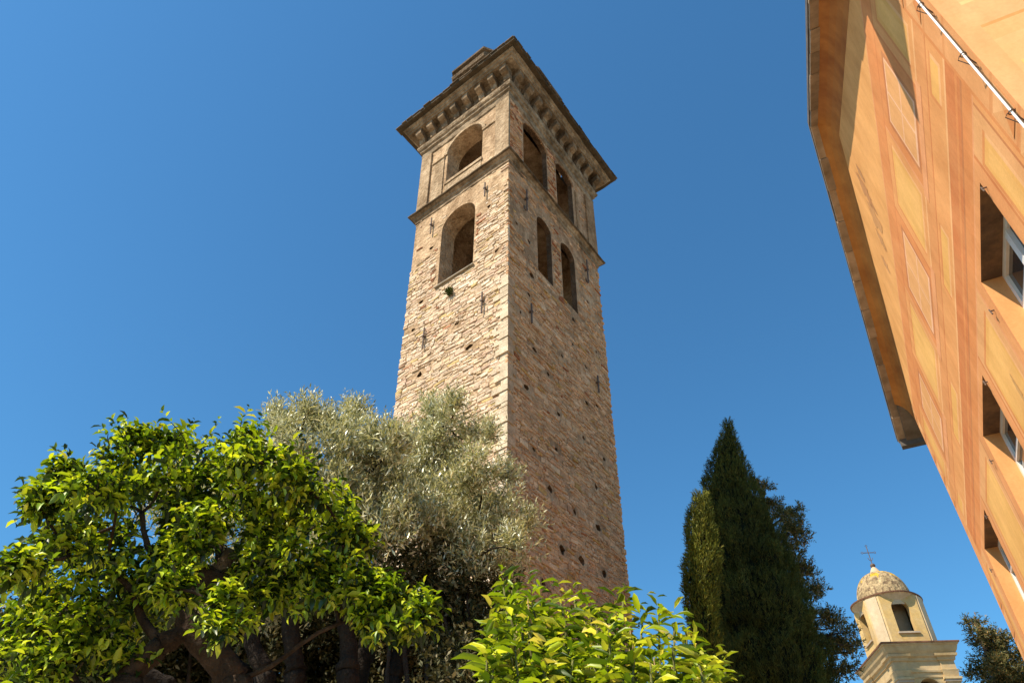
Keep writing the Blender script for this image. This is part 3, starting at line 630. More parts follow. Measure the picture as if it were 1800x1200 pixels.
# octagonal lantern: four windowed faces and four narrow piers
mb = MB(); RL = 1.36; ZL0, ZL1 = 13.6, 15.95
def oc(t): # corner k of a square with cut corners, r scaled
    w, cut = 1.0, 0.62
    return [(-cut, -w), (cut, -w), (w, -cut), (w, cut), (cut, w), (-cut, w), (-w, cut), (-w, -cut)][t % 8]
for k in range(8):
    A, Bq = oc(k), oc(k + 1); A = (A[0] * RL, A[1] * RL); Bq = (Bq[0] * RL, Bq[1] * RL)
    def P(x, z, o, A=A, Bq=Bq):
        ln = math.hypot(Bq[0] - A[0], Bq[1] - A[1]); tx, ty = (Bq[0] - A[0]) / ln, (Bq[1] - A[1]) / ln
        return Q(A[0] + tx * x + ty * o, A[1] + ty * x - tx * o, z)
    ln = math.hypot(Bq[0] - A[0], Bq[1] - A[1])
    if k % 2: 
        mb.poly([P(0, ZL0, 0), P(ln, ZL0, 0), P(ln, ZL1, 0), P(0, ZL1, 0)], YP)
        mb.hexa([P(.10, ZL0, -.02), P(ln - .10, ZL0, -.02), P(ln - .10, ZL0, .05), P(.10, ZL0, .05), P(.10, ZL1, -.02), P(ln - .10, ZL1, -.02), P(ln - .10, ZL1, .05), P(.10, ZL1, .05)], (0.58, 0.48, 0.32))
    else:
        lp = arch(ln / 2 - .40, ln / 2 + .40, 14.25, 15.35, 12); bm = bmesh.new(); ed = []
        for loop in ([(0, ZL0), (ln, ZL0), (ln, ZL1), (0, ZL1)], lp):
            v = [bm.verts.new((x, z, 0)) for x, z in loop]
            for i in range(len(v)): ed.append(bm.edges.new((v[i], v[(i + 1) % len(v)])))
        bmesh.ops.triangle_fill(bm, use_beauty=True, use_dissolve=False, edges=ed)
        for f in bm.faces: mb.poly([P(v.co.x, v.co.y, 0) for v in f.verts], YW)
        bm.free()
        for i in range(len(lp)):
            (x, z), (xx, zz) = lp[i], lp[(i + 1) % len(lp)]; mb.poly([P(x, z, 0), P(xx, zz, 0), P(xx, zz, -.3), P(x, z, -.3)], YW)
        mb.hexa([P(ln / 2 - .48, 14.17, -.25), P(ln / 2 + .48, 14.17, -.25), P(ln / 2 + .48, 14.17, .08), P(ln / 2 - .48, 14.17, .08), P(ln / 2 - .48, 14.25, -.25), P(ln / 2 + .48, 14.25, -.25), P(ln / 2 + .48, 14.25, .08), P(ln / 2 - .48, 14.25, .08)], GR)
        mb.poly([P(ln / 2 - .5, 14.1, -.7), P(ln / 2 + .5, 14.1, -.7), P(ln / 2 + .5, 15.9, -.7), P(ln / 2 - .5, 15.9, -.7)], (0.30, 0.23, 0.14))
mb.build("lantern", M['yellow'], chap)
mb = MB(); ctr = (CX[0], CX[1], 0)
def wav(an, z): return 1 + 0.025 * math.cos(4 * (an - math.atan2(CR[1], CR[0])))
mb.lathe([(1.32, 15.55), (1.34, 15.62), (1.34, 15.75), (1.40, 15.82), (1.54, 15.98), (1.60, 16.02)], ctr, 48, (0.55, 0.46, 0.31), 0, wav); mb.build("lantern_cornice", M['yellow'], chap, smooth=False)
mb = MB(); mb.lathe([(1.50, 16.02), (1.64, 16.02), (1.65, 16.08), (1.1, 16.16)], ctr, 48, (0.19, 0.10, 0.07), 0, wav); mb.build("slate_rim", M['slate'], chap)
mb = MB(); nd = 14
dome = [(1.22 * math.cos(t) ** .75 if t < 1.45 else .12, 16.12 + 1.52 * math.sin(t)) for t in np.linspace(0, 1.42, nd)]
mb.lathe(dome, ctr, 96, (0.42, 0.34, 0.23), 0, lambda an, z: 1 + 0.028 * abs(math.cos(10 * an)))
for i, c in enumerate(mb.c):
    lv = i // 96; a_ = i % 96
    if lv > 5 and mnoise.noise(Vector((a_ * .12, lv * .4, 3))) > -.05 + (11 - lv) * .05: mb.c[i] = (0.56, 0.38, 0.06)
    elif mnoise.noise(Vector((a_ * .5, lv * .9, 8))) > .22: mb.c[i] = (0.24, 0.18, 0.13)
mb.build("dome", M['scales'], chap, smooth=True)
mb = MB(); mb.lathe([(.44, 17.40), (.34, 17.56), (.23, 17.74), (.13, 17.92), (.05, 18.02)], ctr, 24, (0.55, 0.43, 0.28)); mb.build("spire", M['yellow'], chap, smooth=True)
mb = MB()
mb.lathe([(.02, 17.96), (.10, 17.99), (.13, 18.07), (.10, 18.15), (.02, 18.18)], ctr, 16)
mb.tube([Q(0, 0, 18.08), Q(0, 0, 19.10)], .022, 6); zc = 18.78
mb.tube([Q(-.26, 0, zc), Q(.26, 0, zc)], .020, 6)
for (x, z) in ((-.32, zc), (.32, zc), (0, 19.15)):
    mb.tube([Q(x + .06 * math.cos(t), 0, z + .06 * math.sin(t)) for t in np.linspace(0, 2 * math.pi, 5)], .014, 5, cap=False)
for sgn in (-1, 1): mb.tube([Q(0, 0, 18.32), Q(sgn * .08, 0, 18.40), Q(sgn * .12, 0, 18.50)], .014, 5)
mb.build("iron_cross", M['iron'], chap)

# ------------------------------------------------------------------ vegetation
LEAF8 = (np.array([(0, 0, 0), (.32, .5, .10), (.68, .40, .10), (1, 0, -.16), (.68, -.40, .10), (.32, -.5, .10), (.32, 0, 0), (.68, 0, -.04)]),
         [(0, 6, 1), (0, 5, 6), (6, 7, 2, 1), (6, 5, 4, 7), (7, 3, 2), (7, 4, 3)])
LEAF4 = (np.array([(0, 0, 0), (.45, .5, .06), (1, 0, 0), (.45, -.5, .06)]), [(0, 1, 2, 3)])
LEAF6 = (np.array([(0, 0, 0), (.35, .5, .05), (.8, .34, .05), (1, 0, -.03), (.8, -.34, .05), (.35, -.5, .05)]), [(0, 5, 4, 3, 2, 1)])
def leaves(name, tpl, base, axis, up, length, width, col, material, parent, stems=None):
    """one mesh of leaf blades: base (N,3), axis, up directions, sizes and colours per leaf"""
    V, F = tpl; n = len(base); axis = nrm(axis); side = nrm(np.cross(up, axis)); up = np.cross(axis, side)
    P = base[:, None, :] + (V[None, :, 0, None] * length[:, None, None]) * axis[:, None, :] + (V[None, :, 1, None] * width[:, None, None]) * side[:, None, :] + (V[None, :, 2, None] * length[:, None, None]) * up[:, None, :]
    verts = P.reshape(-1, 3); k = len(V)
    lv = [np.concatenate([np.array(f) for f in F])]; lens = np.array([len(f) for f in F]); per = lens.sum()
    idx = (np.arange(n)[:, None] * k + lv[0][None, :]).ravel(); lt = np.tile(lens, n)
    cols = np.repeat(col, per, axis=0)
    if stems is not None:
        sv = np.array(stems.v); sidx = np.concatenate([np.array(f) for f in stems.f]) + len(verts); slt = np.array([len(f) for f in stems.f])
        scol = np.repeat(np.array(stems.c, float), slt, axis=0); verts = np.vstack([verts, sv]); idx = np.concatenate([idx, sidx]); lt = np.concatenate([lt, slt]); cols = np.vstack([cols, scol])
    me = bpy.data.meshes.new(name); me.vertices.add(len(verts)); me.vertices.foreach_set("co", verts.ravel())
    me.loops.add(len(idx)); me.loops.foreach_set("vertex_index", idx.astype(np.int32)); me.polygons.add(len(lt))
    st = np.concatenate([[0], np.cumsum(lt)[:-1]]); me.polygons.foreach_set("loop_start", st.astype(np.int32))
    me.update(calc_edges=True); me.materials.append(material)
    a = me.color_attributes.new("tint", 'FLOAT_COLOR', 'CORNER'); a.data.foreach_set("color", np.c_[cols, np.ones(len(cols))].astype(np.float32).ravel())
    me.validate(); return link(name, me, parent)
def rvec(rg, n): return nrm(rg.normal(size=(n, 3)))
def clumps_px(rg, lst, dist, jit=0.5):
    """crown masses given by where they stand in the photo: (x, y, radius) -> centre and radius in metres"""
    C_, R_ = [], []
    for t in lst:
        x, y, r = t[:3]; D_ = dist + (t[3] if len(t) > 3 else rg.uniform(-jit, jit)); p = at(x, y, D_); C_.append(p); R_.append(r * pxm(p))
    return np.array(C_), np.array(R_)
def sub(rg, C_, R_, k, f, flat=.8):
    """splits each mass into k smaller tufts so that the crown breaks into layers with gaps"""
    c2, r2__ = [], []
    for c, r in zip(C_, R_):
        d = rvec(rg, k); c2 += list(c + d * (r * rg.uniform(.35, .95, (k, 1))) * [1, 1, flat]); r2__ += list(r * f * rg.uniform(.65, 1.25, k))
    return np.array(c2), np.array(r2__)
def fill(rg, C_, R_, dens, shell=0.45, flat=0.85):
    """spray positions through the clumps, dens per cubic metre, weighted to the outer part"""
    pos, out = [], []
    for c, r in zip(C_, R_):
        n = max(6, int(dens * 4.2 * r ** 3)); d = rvec(rg, n); rr = r * (shell + (1 - shell) * rg.random(n) ** .7) * (1 + .36 * rg.normal(size=n) * .5)
        pos.append(c + d * rr[:, None] * [1, 1, flat]); out.append(d)
    return np.vstack(pos), np.vstack(out)
def spray_leaves(rg, pos, dirs, nl, stem, ll, lw, spread, upbias, var=.25):
    """nl leaves spiralling along a short twig at every position"""
    n = len(pos); dirs = nrm(dirs); a = nrm(np.cross(dirs, rvec(rg, n))); b = np.cross(dirs, a)
    Bs, Ax, Up, Le, Wi = [], [], [], [], []
    ph = rg.random(n) * 6.28
    for k in range(nl):
        t = (k + .5) / nl; an = ph + .4 * rg.normal(size=n) + k * 2.4
        rad = np.cos(an)[:, None] * a + np.sin(an)[:, None] * b
        Bs.append(pos + dirs * (stem * t)); ax = nrm(dirs * (1 - spread * (1 - .35 * t)) + rad * spread + rg.normal(size=(n, 3)) * .16); Ax.append(ax)
        Up.append(nrm(np.array([0, 0, 1.0]) * upbias + dirs * .5 + rg.normal(size=(n, 3)) * .45))
        s = (1.05 - .35 * t) * (1 + var * rg.normal(size=n)).clip(.5, 1.6); Le.append(ll * s); Wi.append(lw * s)
    return np.vstack(Bs), np.vstack(Ax), np.vstack(Up), np.concatenate(Le), np.concatenate(Wi)
def palette(rg, n, cols, wts, groups=None, jit=.22):
    c = np.array(cols)[rg.choice(len(cols), n, p=np.array(wts) / sum(wts))]
    return (c * (1 + jit * rg.normal(size=(n, 1))).clip(.45, 1.6)).clip(.005, .85)
def limb(mb, p0, p1, r0, r1, rg, wob=.12, n=7, sag=0.0, col=(0.10, 0.075, 0.055), k=8):
    p0, p1 = np.asarray(p0, float), np.asarray(p1, float); L = np.linalg.norm(p1 - p0); pts = []
    o1, o2 = rg.normal(size=3) * wob * L, rg.normal(size=3) * wob * L
    for t in np.linspace(0, 1, n): pts.append(p0 + (p1 - p0) * t + o1 * math.sin(math.pi * t) * .5 + o2 * math.sin(2 * math.pi * t) * .3 + np.array([0, 0, sag * L * math.sin(math.pi * t)]))
    if r0 > .035:
        n2 = max(n, int(L / .07)); q = np.array(pts); t_ = np.linspace(0, n - 1, n2); fine = np.stack([np.interp(t_, range(n), q[:, i]) for i in range(3)], 1); rr_ = np.linspace(r0, r1, n2) * (1 + .07 * rg.normal(size=n2)); mb.tube(list(fine), list(rr_), max(k, 12), col, rough=.24)
    else: mb.tube(pts, list(np.linspace(r0, r1, n)), k, col)
    return pts
def twigs(mb, rg, nodes, pos, frac, r=.006, col=(0.12, 0.09, 0.06)):
    nodes = np.array(nodes)
    for p in pos[rg.random(len(pos)) < frac]:
        j = np.argmin(((nodes - p) ** 2).sum(1)); limb(mb, nodes[j], p, r * 1.8, r * .5, rg, .10, 4, .05, col, 4)

# --- broad-leaved fruit tree in front on the left
rg = np.random.default_rng(31)
t1 = thing("leafy_tree", "bright green broad-leaved tree with thick pruned limbs, nearest on the left", "tree")
D1_ = 6.3
CL1 = [(128, 890, 46), (165, 850, 54), (225, 812, 58), (300, 812, 62), (380, 812, 54), (435, 800, 50), (500, 830, 54), (545, 865, 50), (585, 905, 50), (610, 960, 38),
       (170, 915, 70), (255, 890, 75), (345, 880, 75), (430, 880, 70), (500, 920, 62), (540, 985, 50), (470, 985, 48), (120, 965, 46), (35, 1015, 44), (60, 1080, 60), (25, 1150, 60), (120, 1060, 60), (130, 1140, 62), (60, 1185, 55), (195, 1010, 62), (215, 1085, 52), (275, 985, 62), (300, 1040, 40), (200, 1160, 50), (235, 768, 22), (430, 762, 20), (300, 765, 20), (350, 945, 55), (400, 1085, 40), (440, 1050, 46), (360, 1045, 34), (310, 960, 50), (255, 1055, 44), (470, 930, 50), (108, 826, 18), (68, 885, 18),
       (565, 1055, 45, -.5), (620, 1045, 48, -.6), (680, 1060, 52, -.6), (725, 1085, 36, -.7), (650, 1095, 36, -.6), (570, 1010, 40, -.4), (500, 1050, 30, -.3)]
C1, R1 = clumps_px(rg, [(c[0], c[1] + (16 if c[1] < 860 else 0)) + tuple(c[2:]) for c in CL1], D1_, .75)
tr = MB()
def P1(x, y, dz=0): return at(x, y, D1_ + dz)
fork = P1(318, 1068, .1); fk2 = P1(325, 1112, .1); base = P1(420, 1260, .1); base2 = P1(190, 1260, .3)
gnd = np.array([P1(330, 1700)[0] * 1.0, P1(330, 1500)[1], -.1]); hub = np.array([gnd[0], gnd[1], 1.9])
BK = (0.062, 0.043, 0.03)
limb(tr, gnd, hub, .24, .20, rg, .03, 5, col=BK, k=12); 
la = limb(tr, hub, P1(412, 1195, .1), .16, .125, rg, .05, 6, col=BK, k=10); la2 = limb(tr, P1(412, 1195, .1), fork, .125, .09, rg, .05, 6, col=BK, k=10)
lb = limb(tr, hub, P1(215, 1195, .2), .13, .10, rg, .06, 6, col=BK, k=10); lb2 = limb(tr, P1(215, 1195, .2), P1(285, 1132, .1), .095, .08, rg, .05, 5, col=BK, k=10); limb(tr, P1(285, 1132, .1), P1(330, 1108, .05), .08, .07, rg, .03, 4, col=BK, k=10)
knot = P1(385, 1005, 0); lc = limb(tr, fork, knot, .08, .09, rg, .10, 5, col=BK, k=10)
limb(tr, P1(345, 1003, 0), P1(412, 1030, -.05), .085, .07, rg, .04, 5, col=BK, k=10); limb(tr, knot, P1(408, 968, -.1), .075, .06, rg, .05, 4, col=(0.16, 0.12, 0.085), k=10)
ld = limb(tr, knot, P1(510, 960, .1), .045, .03, rg, .08, 6, col=BK); le = limb(tr, fork, P1(250, 900, .2), .04, .02, rg, .1, 7, col=BK); lf = limb(tr, knot, P1(400, 850, .3), .04, .018, rg, .1, 7, col=BK)
lg = limb(tr, P1(285, 1132, .1), P1(190, 1000, .2), .04, .02, rg, .1, 7, col=BK); lh = limb(tr, hub, P1(90, 1120, .2), .05, .025, rg, .08, 8, col=BK); li = limb(tr, P1(412, 1195, .1), P1(640, 1080, -.5), .022, .014, rg, .08, 8, col=BK)
nodes = la + la2 + lb2 + lc + ld + le + lf + lg + lh + li
for c in C1:
    nd = np.array(nodes); j = np.argmin(((nd - c) ** 2).sum(1)); nodes_new = limb(tr, nd[j], c, .016, .007, rg, .10, 6, .06, BK, 6); nodes = nodes + nodes_new[2:]
C1s, R1s = sub(rg, C1, R1, 11, .31, .95); pos, od = fill(rg, C1s, R1s, 980, .10, .32)
twigs(tr, rg, nodes, pos, .06, .004, (0.13, 0.10, 0.065))
tr.build("trunk", M['bark'], t1, smooth=True)
shoots = [(105, 800), (190, 762), (215, 752), (262, 758), (300, 742), (330, 758), (372, 762), (425, 738), (452, 750), (505, 775), (560, 812), (45, 880), (60, 860), (612, 900), (640, 955), (20, 965), (770, 1085), (745, 1050)]
for x, y in shoots:
    tip = P1(x, y, rg.uniform(-.4, .4)); j = np.argmin(((pos - tip) ** 2).sum(1)); limb(tr0 := MB(), pos[j], tip, .006, .003, rg, .1, 5, .03, BK, 5); tr0.build('twig', M['bark'], t1); pos = np.vstack([pos, pos[j] + (tip - pos[j]) * .5, tip]); od = np.vstack([od, nrm(tip - pos[j])[None], nrm(tip - pos[j])[None]])
dirs = nrm(od * .8 + np.array([0, 0, .55]) + rg.normal(size=od.shape) * .4)
Bs, Ax, Up, Le, Wi = spray_leaves(rg, pos, dirs, 7, .15, .092, .040, .74, 2.0)
Ax = nrm(Ax + np.array([0, 0, -.18]))
leaves("crown", LEAF8, Bs, Ax, Up, Le, Wi, palette(rg, len(Bs), [(.15, .235, .010), (.29, .37, .015), (.46, .51, .035), (.02, .04, .006), (.44, .40, .05)], [2.6, 2.6, 2.2, 4.6, .15]), M['broadleaf'], t1)

# --- olive trees behind it
def olive(seed, label, D_, cl, trunks, dens, base_px):
    rg = np.random.default_rng(seed); t = thing("olive_tree", label, "tree", "olive trees in front of the tower")
    C_, R_ = clumps_px(rg, [(x, y + max(0, 34 - max(0, y - 850) * .2), r) for x, y, r in cl], D_, .8); mb = MB(); nodes = []
    bx = at(base_px, 1300, D_); gnd = np.array([bx[0], bx[1], -.1]); hub = np.array([bx[0], bx[1], 1.4]); BKo = (0.032, 0.026, 0.021)
    limb(mb, gnd, hub, .26, .22, rg, .03, 5, col=BKo, k=12)
    for path in trunks:
        prev = hub; r0 = .16
        for (x, y, dz) in path:
            p = at(x, y, D_ + dz); nodes += limb(mb, prev, p, r0, r0 * .72, rg, .06, 6, col=BKo, k=9); prev = p; r0 *= .72
    for c in C_:
        nd = np.array(nodes); j = np.argmin(((nd - c) ** 2).sum(1)); nn = limb(mb, nd[j], c, .02, .008, rg, .12, 6, .06, BKo, 6); nodes += nn[2:]
    Cs, Rs = sub(rg, C_, R_, 10, .33, 1.0); pos, od = fill(rg, Cs, Rs, dens * 2.0, .1, 1.15)
    twigs(mb, rg, nodes, pos, .02, .005, (0.16, 0.14, 0.115)); mb.build("trunk", M['bark'], t, smooth=True)
    dirs = nrm(od * .5 + np.array([0, 0, .9]) + rg.normal(size=od.shape) * .45)
    Bs, Ax, Up, Le, Wi = spray_leaves(rg, pos, dirs, 14, .36, .094, .0225, .58, .9)
    n = len(Bs); col = palette(rg, n, [(.34, .335, .18), (.53, .51, .34), (.70, .67, .49), (.11, .12, .045), (.38, .36, .13)], [3, 3, 2, 2, 1.2])
    leaves("crown", LEAF4, Bs, Ax, Up, Le, Wi, col, M['olive'], t); return n
OA = [(700, 790, 40), (715, 850, 46), (690, 740, 24), (680, 850, 46), (705, 900, 46), (500, 770, 48), (490, 725, 22), (545, 725, 36), (585, 755, 48), (612, 718, 26), (640, 790, 50), (560, 800, 52), (600, 850, 56), (540, 870, 50), (650, 860, 50), (600, 920, 55), (650, 940, 50), (560, 950, 50), (680, 800, 42), (690, 760, 30), (690, 900, 46), (620, 970, 42), (500, 830, 46), (560, 990, 40), (485, 705, 12), (540, 692, 13), (565, 712, 14), (622, 695, 12), (660, 740, 16)]
OB = [(745, 735, 36), (790, 712, 30), (770, 780, 50), (825, 740, 28), (830, 800, 46), (720, 820, 48), (780, 850, 55), (845, 860, 48), (730, 900, 52), (800, 920, 55), (860, 915, 42), (905, 925, 30), (880, 865, 26), (890, 810, 14), (740, 950, 46), (810, 965, 44), (865, 965, 40), (905, 955, 24), (880, 1010, 30), (930, 905, 13), (760, 690, 14), (800, 680, 12), (860, 735, 14)]
OC = [(330, 800, 46), (400, 810, 46), (450, 800, 44), (290, 860, 46), (370, 880, 52), (450, 890, 52), (320, 960, 52), (410, 980, 56), (480, 980, 50), (350, 1050, 40), (440, 1060, 45), (490, 1070, 40)]
olive(41, "silvery olive tree rising behind the bright broad-leaved tree, left of the tower", 9.0, OA, [[(520, 1180, .2), (505, 1060, .2), (560, 950, 0)], [(610, 1180, 0), (600, 1040, 0), (620, 900, 0)]], 1150, 560)
olive(42, "silvery olive tree whose crown hides the tower's lower near corner", 9.6, OB, [[(690, 1190, 0), (715, 1100, 0), (760, 980, 0)], [(650, 1120, .3), (680, 1040, .2)], [(760, 1200, .2), (830, 1080, .2), (850, 950, .2)]], 1150, 680)
olive(43, "grey-green olive tree largely hidden behind the leafy tree's thick limbs", 9.3, OC, [[(470, 1180, 0), (430, 1080, 0), (390, 960, 0)], [(430, 1190, .2), (340, 1080, .3), (320, 950, .2)], [(300, 1210, .3), (180, 1150, .2)]], 800, 440)

# --- dark evergreen bushes closing the view between the trunks, one standing in for olive shade
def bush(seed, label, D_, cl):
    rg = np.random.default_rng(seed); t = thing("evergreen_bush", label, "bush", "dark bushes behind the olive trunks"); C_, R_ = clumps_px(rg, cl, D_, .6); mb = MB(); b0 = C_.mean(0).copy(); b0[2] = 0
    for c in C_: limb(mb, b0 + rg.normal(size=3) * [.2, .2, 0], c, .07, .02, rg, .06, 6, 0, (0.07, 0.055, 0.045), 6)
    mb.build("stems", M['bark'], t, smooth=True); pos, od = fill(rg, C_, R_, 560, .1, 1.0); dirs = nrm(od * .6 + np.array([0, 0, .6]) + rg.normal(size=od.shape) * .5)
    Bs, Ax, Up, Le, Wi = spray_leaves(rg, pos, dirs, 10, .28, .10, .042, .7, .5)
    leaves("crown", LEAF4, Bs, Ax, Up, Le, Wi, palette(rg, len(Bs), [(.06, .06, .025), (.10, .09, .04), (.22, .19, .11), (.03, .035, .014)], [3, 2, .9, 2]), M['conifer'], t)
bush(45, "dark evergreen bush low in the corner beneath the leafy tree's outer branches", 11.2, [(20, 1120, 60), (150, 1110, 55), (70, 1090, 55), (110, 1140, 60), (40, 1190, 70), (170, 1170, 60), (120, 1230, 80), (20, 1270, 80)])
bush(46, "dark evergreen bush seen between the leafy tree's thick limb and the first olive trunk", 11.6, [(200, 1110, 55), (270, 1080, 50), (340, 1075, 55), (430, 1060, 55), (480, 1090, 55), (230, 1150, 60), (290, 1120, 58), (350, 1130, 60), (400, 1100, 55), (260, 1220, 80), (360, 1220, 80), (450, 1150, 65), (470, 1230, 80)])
bush(48, "dark-leaved bush added to stand for the shaded lower olive crown, behind the large-leaved shrub", 9.4, [(700, 1000, 40), (760, 1010, 45), (820, 1020, 45), (870, 1050, 40), (690, 1060, 45), (750, 1070, 50), (810, 1080, 50), (860, 1110, 45), (780, 1130, 50), (840, 1160, 50), (900, 1100, 30), (800, 1200, 60), (870, 1210, 60)])  # added bush; its dark leaves replace shade under the olive crown
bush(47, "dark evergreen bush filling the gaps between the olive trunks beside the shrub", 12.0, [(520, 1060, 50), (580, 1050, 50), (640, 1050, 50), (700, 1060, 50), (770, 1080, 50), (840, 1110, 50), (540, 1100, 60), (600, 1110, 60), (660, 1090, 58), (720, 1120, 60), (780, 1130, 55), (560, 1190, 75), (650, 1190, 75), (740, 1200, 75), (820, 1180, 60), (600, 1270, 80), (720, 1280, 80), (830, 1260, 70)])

# --- big-leaved shrub in front of the tower's foot
rg = np.random.default_rng(55)
sb = thing("flowering_shrub", "yellow-green large-leaved shrub with drooping brown spent flowers below the tower", "shrub")
DS = 4.4; tips = [(885, 1008, 0), (900, 1015, .1), (930, 1018, .1), (880, 1065, 0), (862, 1125, -.1), (870, 1065, 0), (905, 1040, .2), (950, 1030, .2), (985, 1035, .1), (1010, 1028, .2), (1040, 1050, .1), (1080, 1050, .3), (1095, 1035, .3), (1130, 1062, .3), (1158, 1045, .5), (1185, 1075, .4), (1205, 1080, .6), (1225, 1110, .5), (1255, 1140, .5), (1275, 1155, .7), (1300, 1188, .6)]
for _ in range(230):
    x = rg.uniform(850, 1270); top = np.interp(x, [850, 880, 1000, 1150, 1230, 1280], [1130, 1045, 1045, 1080, 1135, 1195]); y = rg.uniform(top + 10, 1270); tips.append((x, y, rg.uniform(-.5, .7)))
mb = MB(); pos, dr = [], []
root = at(1030, 1500, DS); root[2] = 0
for (x, y, dz) in tips:
    tip = at(x, y + 22, DS + dz); lat = tip - root; b = root + np.array([lat[0] * .35 + rg.normal() * .1, lat[1] * .35 + rg.normal() * .1, 0.0])
    pts = limb(mb, b, tip, .022, .006, rg, .05, 8, .02, (0.16, 0.17, 0.06), 6); d = nrm(pts[-1] - pts[-3])
    for s in (0.0, .13, .27): pos.append(tip - d * (s + .06) + rg.normal(size=3) * .01); dr.append(d)
pos, dr = np.array(pos), np.array(dr)
mb.build("stems", M['bark'], sb, smooth=True)
Bs, Ax, Up, Le, Wi = spray_leaves(rg, pos, nrm(dr + [0, 0, .2]), 8, .17, .118, .030, .74, .6, .5)
Ax = nrm(Ax + np.array([0, 0, -.28]))
leaves("foliage", LEAF8, Bs, Ax, Up, Le, Wi, palette(rg, len(Bs), [(.17, .24, .013), (.28, .345, .02), (.44, .46, .06), (.06, .105, .008), (.52, .45, .12)], [3, 3, 1.6, 3, .5]), M['shrub'], sb)
pet = mat("dry_petal", 0.9)
for (x, y, l_) in ((928, 1060, .15), (908, 1105, .16), (1108, 1110, .10), (1150, 1165, .14), (925, 1170, .15), (990, 1150, .12), (1182, 1180, .14)):
    fm = MB(); p = at(x, y, DS - .22); b_ = rg.normal(size=2) * .012
    fm.tube([p + [0, 0, .03], p + [b_[0] * .3, 0, -l_ * .3], p + [b_[0], b_[1], -l_ * .65], p + [b_[0] * 1.6, b_[1], -l_ * .85], p + [b_[0] * 2, b_[1] * 2, -l_]], [.003, .005, .008, .012, .016], 7, (0.40, 0.27, 0.13), rough=.5)
    fm.build("spent_flower", pet, sb)

# --- conifers on the right
def plume_surface(rg, outline, D_, depth, dens, slant=0.0):
    """outline: (y, x_left, x_right) down the tree; foliage tufts on an uneven round column of those widths"""
    pos, nor = [], []; ys = [o[0] for o in outline]
    for (y0, a0, b0), (y1, a1, b1) in zip(outline[:-1], outline[1:]):
        pm = pxm(at((a0 + b0) / 2, (y0 + y1) / 2, D_)); w = ((b0 - a0) + (b1 - a1)) / 4 * pm; h = (y1 - y0) * pm
        n = int(dens * max(w, .15) * h * 4.2)
        for _ in range(n):
            t = rg.random(); th = rg.uniform(0, 2 * math.pi); y = y0 + (y1 - y0) * t
            xa, xb = a0 + (a1 - a0) * t, b0 + (b1 - b0) * t; c = at((xa + xb) / 2, y, D_); r = (xb - xa) / 2 * pxm(c) * .93
            bump_ = 1 + .10 * mnoise.noise(Vector((th * 3.2, c[2] * .22, 5))) + .04 * mnoise.noise(Vector((th * 8, c[2] * .5, 9))) +   .34 * mnoise.noise(Vector((math.cos(th) * r * 2.2, math.sin(th) * r * 2.2, c[2] * 1.5))) + .12 * mnoise.noise(Vector((math.cos(th) * r * 1.1, math.sin(th) * r * 1.1, c[2] * .55))) + .10 * mnoise.noise(Vector((math.cos(th) * r * 3.1, math.sin(th) * r * 3.1, c[2] * 1.6)))
            rr = r * bump_ * (1 - .16 * rg.random() ** 2); pos.append(c + np.array([math.cos(th) * rr, math.sin(th) * rr * depth, 0])); nor.append((math.cos(th), math.sin(th), 0))
    return np.array(pos), np.array(nor)
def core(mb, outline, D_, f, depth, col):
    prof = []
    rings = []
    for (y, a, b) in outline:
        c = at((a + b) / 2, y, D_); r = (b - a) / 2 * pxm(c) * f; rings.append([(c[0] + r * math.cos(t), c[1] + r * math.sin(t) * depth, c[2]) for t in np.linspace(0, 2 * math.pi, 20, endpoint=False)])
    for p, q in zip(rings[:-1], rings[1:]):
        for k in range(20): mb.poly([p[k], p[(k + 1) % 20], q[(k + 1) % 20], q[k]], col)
rg = np.random.default_rng(61)
def cypress(label, outline, D_, gain, dens=330):
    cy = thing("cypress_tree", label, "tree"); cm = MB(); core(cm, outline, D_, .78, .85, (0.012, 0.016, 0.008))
    yb, xa, xb = outline[-1]; g0 = at((xa + xb) / 2, yb, D_); cm.tube([(g0[0], g0[1], -.2), (g0[0], g0[1], max(g0[2], 1.0) + .6)], [.32, .25], 12, (0.09, 0.065, 0.05)); cm.build("trunk", M['bark'], cy)
    pos, nor = plume_surface(rg, outline, D_, .85, dens); dirs = nrm(np.array([0, 0, 1.0]) + nor * .35 + rg.normal(size=nor.shape) * .22)
    Bs, Ax, Up, Le, Wi = spray_leaves(rg, pos, dirs, 7, .24, .115, .024, .36, .0, .3)
    tone = np.tile(np.array([mnoise.noise(Vector(p * .9)) for p in pos]), 7)
    tone = tone * 1.5
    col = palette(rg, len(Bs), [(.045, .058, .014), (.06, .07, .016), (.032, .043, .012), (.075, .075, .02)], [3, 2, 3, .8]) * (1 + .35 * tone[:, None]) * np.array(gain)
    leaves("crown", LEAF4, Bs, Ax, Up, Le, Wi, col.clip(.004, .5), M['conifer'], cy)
main = [(744, 1278, 1283), (780, 1266, 1295), (810, 1253, 1307), (850, 1241, 1322), (900, 1236, 1345), (950, 1236, 1370), (1000, 1240, 1392), (1060, 1244, 1418), (1120, 1248, 1440), (1200, 1252, 1468), (1320, 1258, 1490), (1500, 1275, 1490), (1620, 1300, 1480)]
side = [(874, 1226, 1242), (900, 1217, 1250), (940, 1210, 1254), (1000, 1205, 1266), (1060, 1208, 1262), (1110, 1215, 1260), (1140, 1224, 1266), (1200, 1228, 1272), (1320, 1238, 1280), (1500, 1246, 1285), (1600, 1252, 1285)]
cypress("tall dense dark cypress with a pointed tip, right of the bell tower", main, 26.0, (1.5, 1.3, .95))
cypress("sunlit left lobe of the tall dark cypress, built as a separate slender tree with lightened leaves", side, 20.3, (2.6, 2.15, 1.1), 420)  # lobe of the tall tree; high gain puts sunlight into its leaf colour
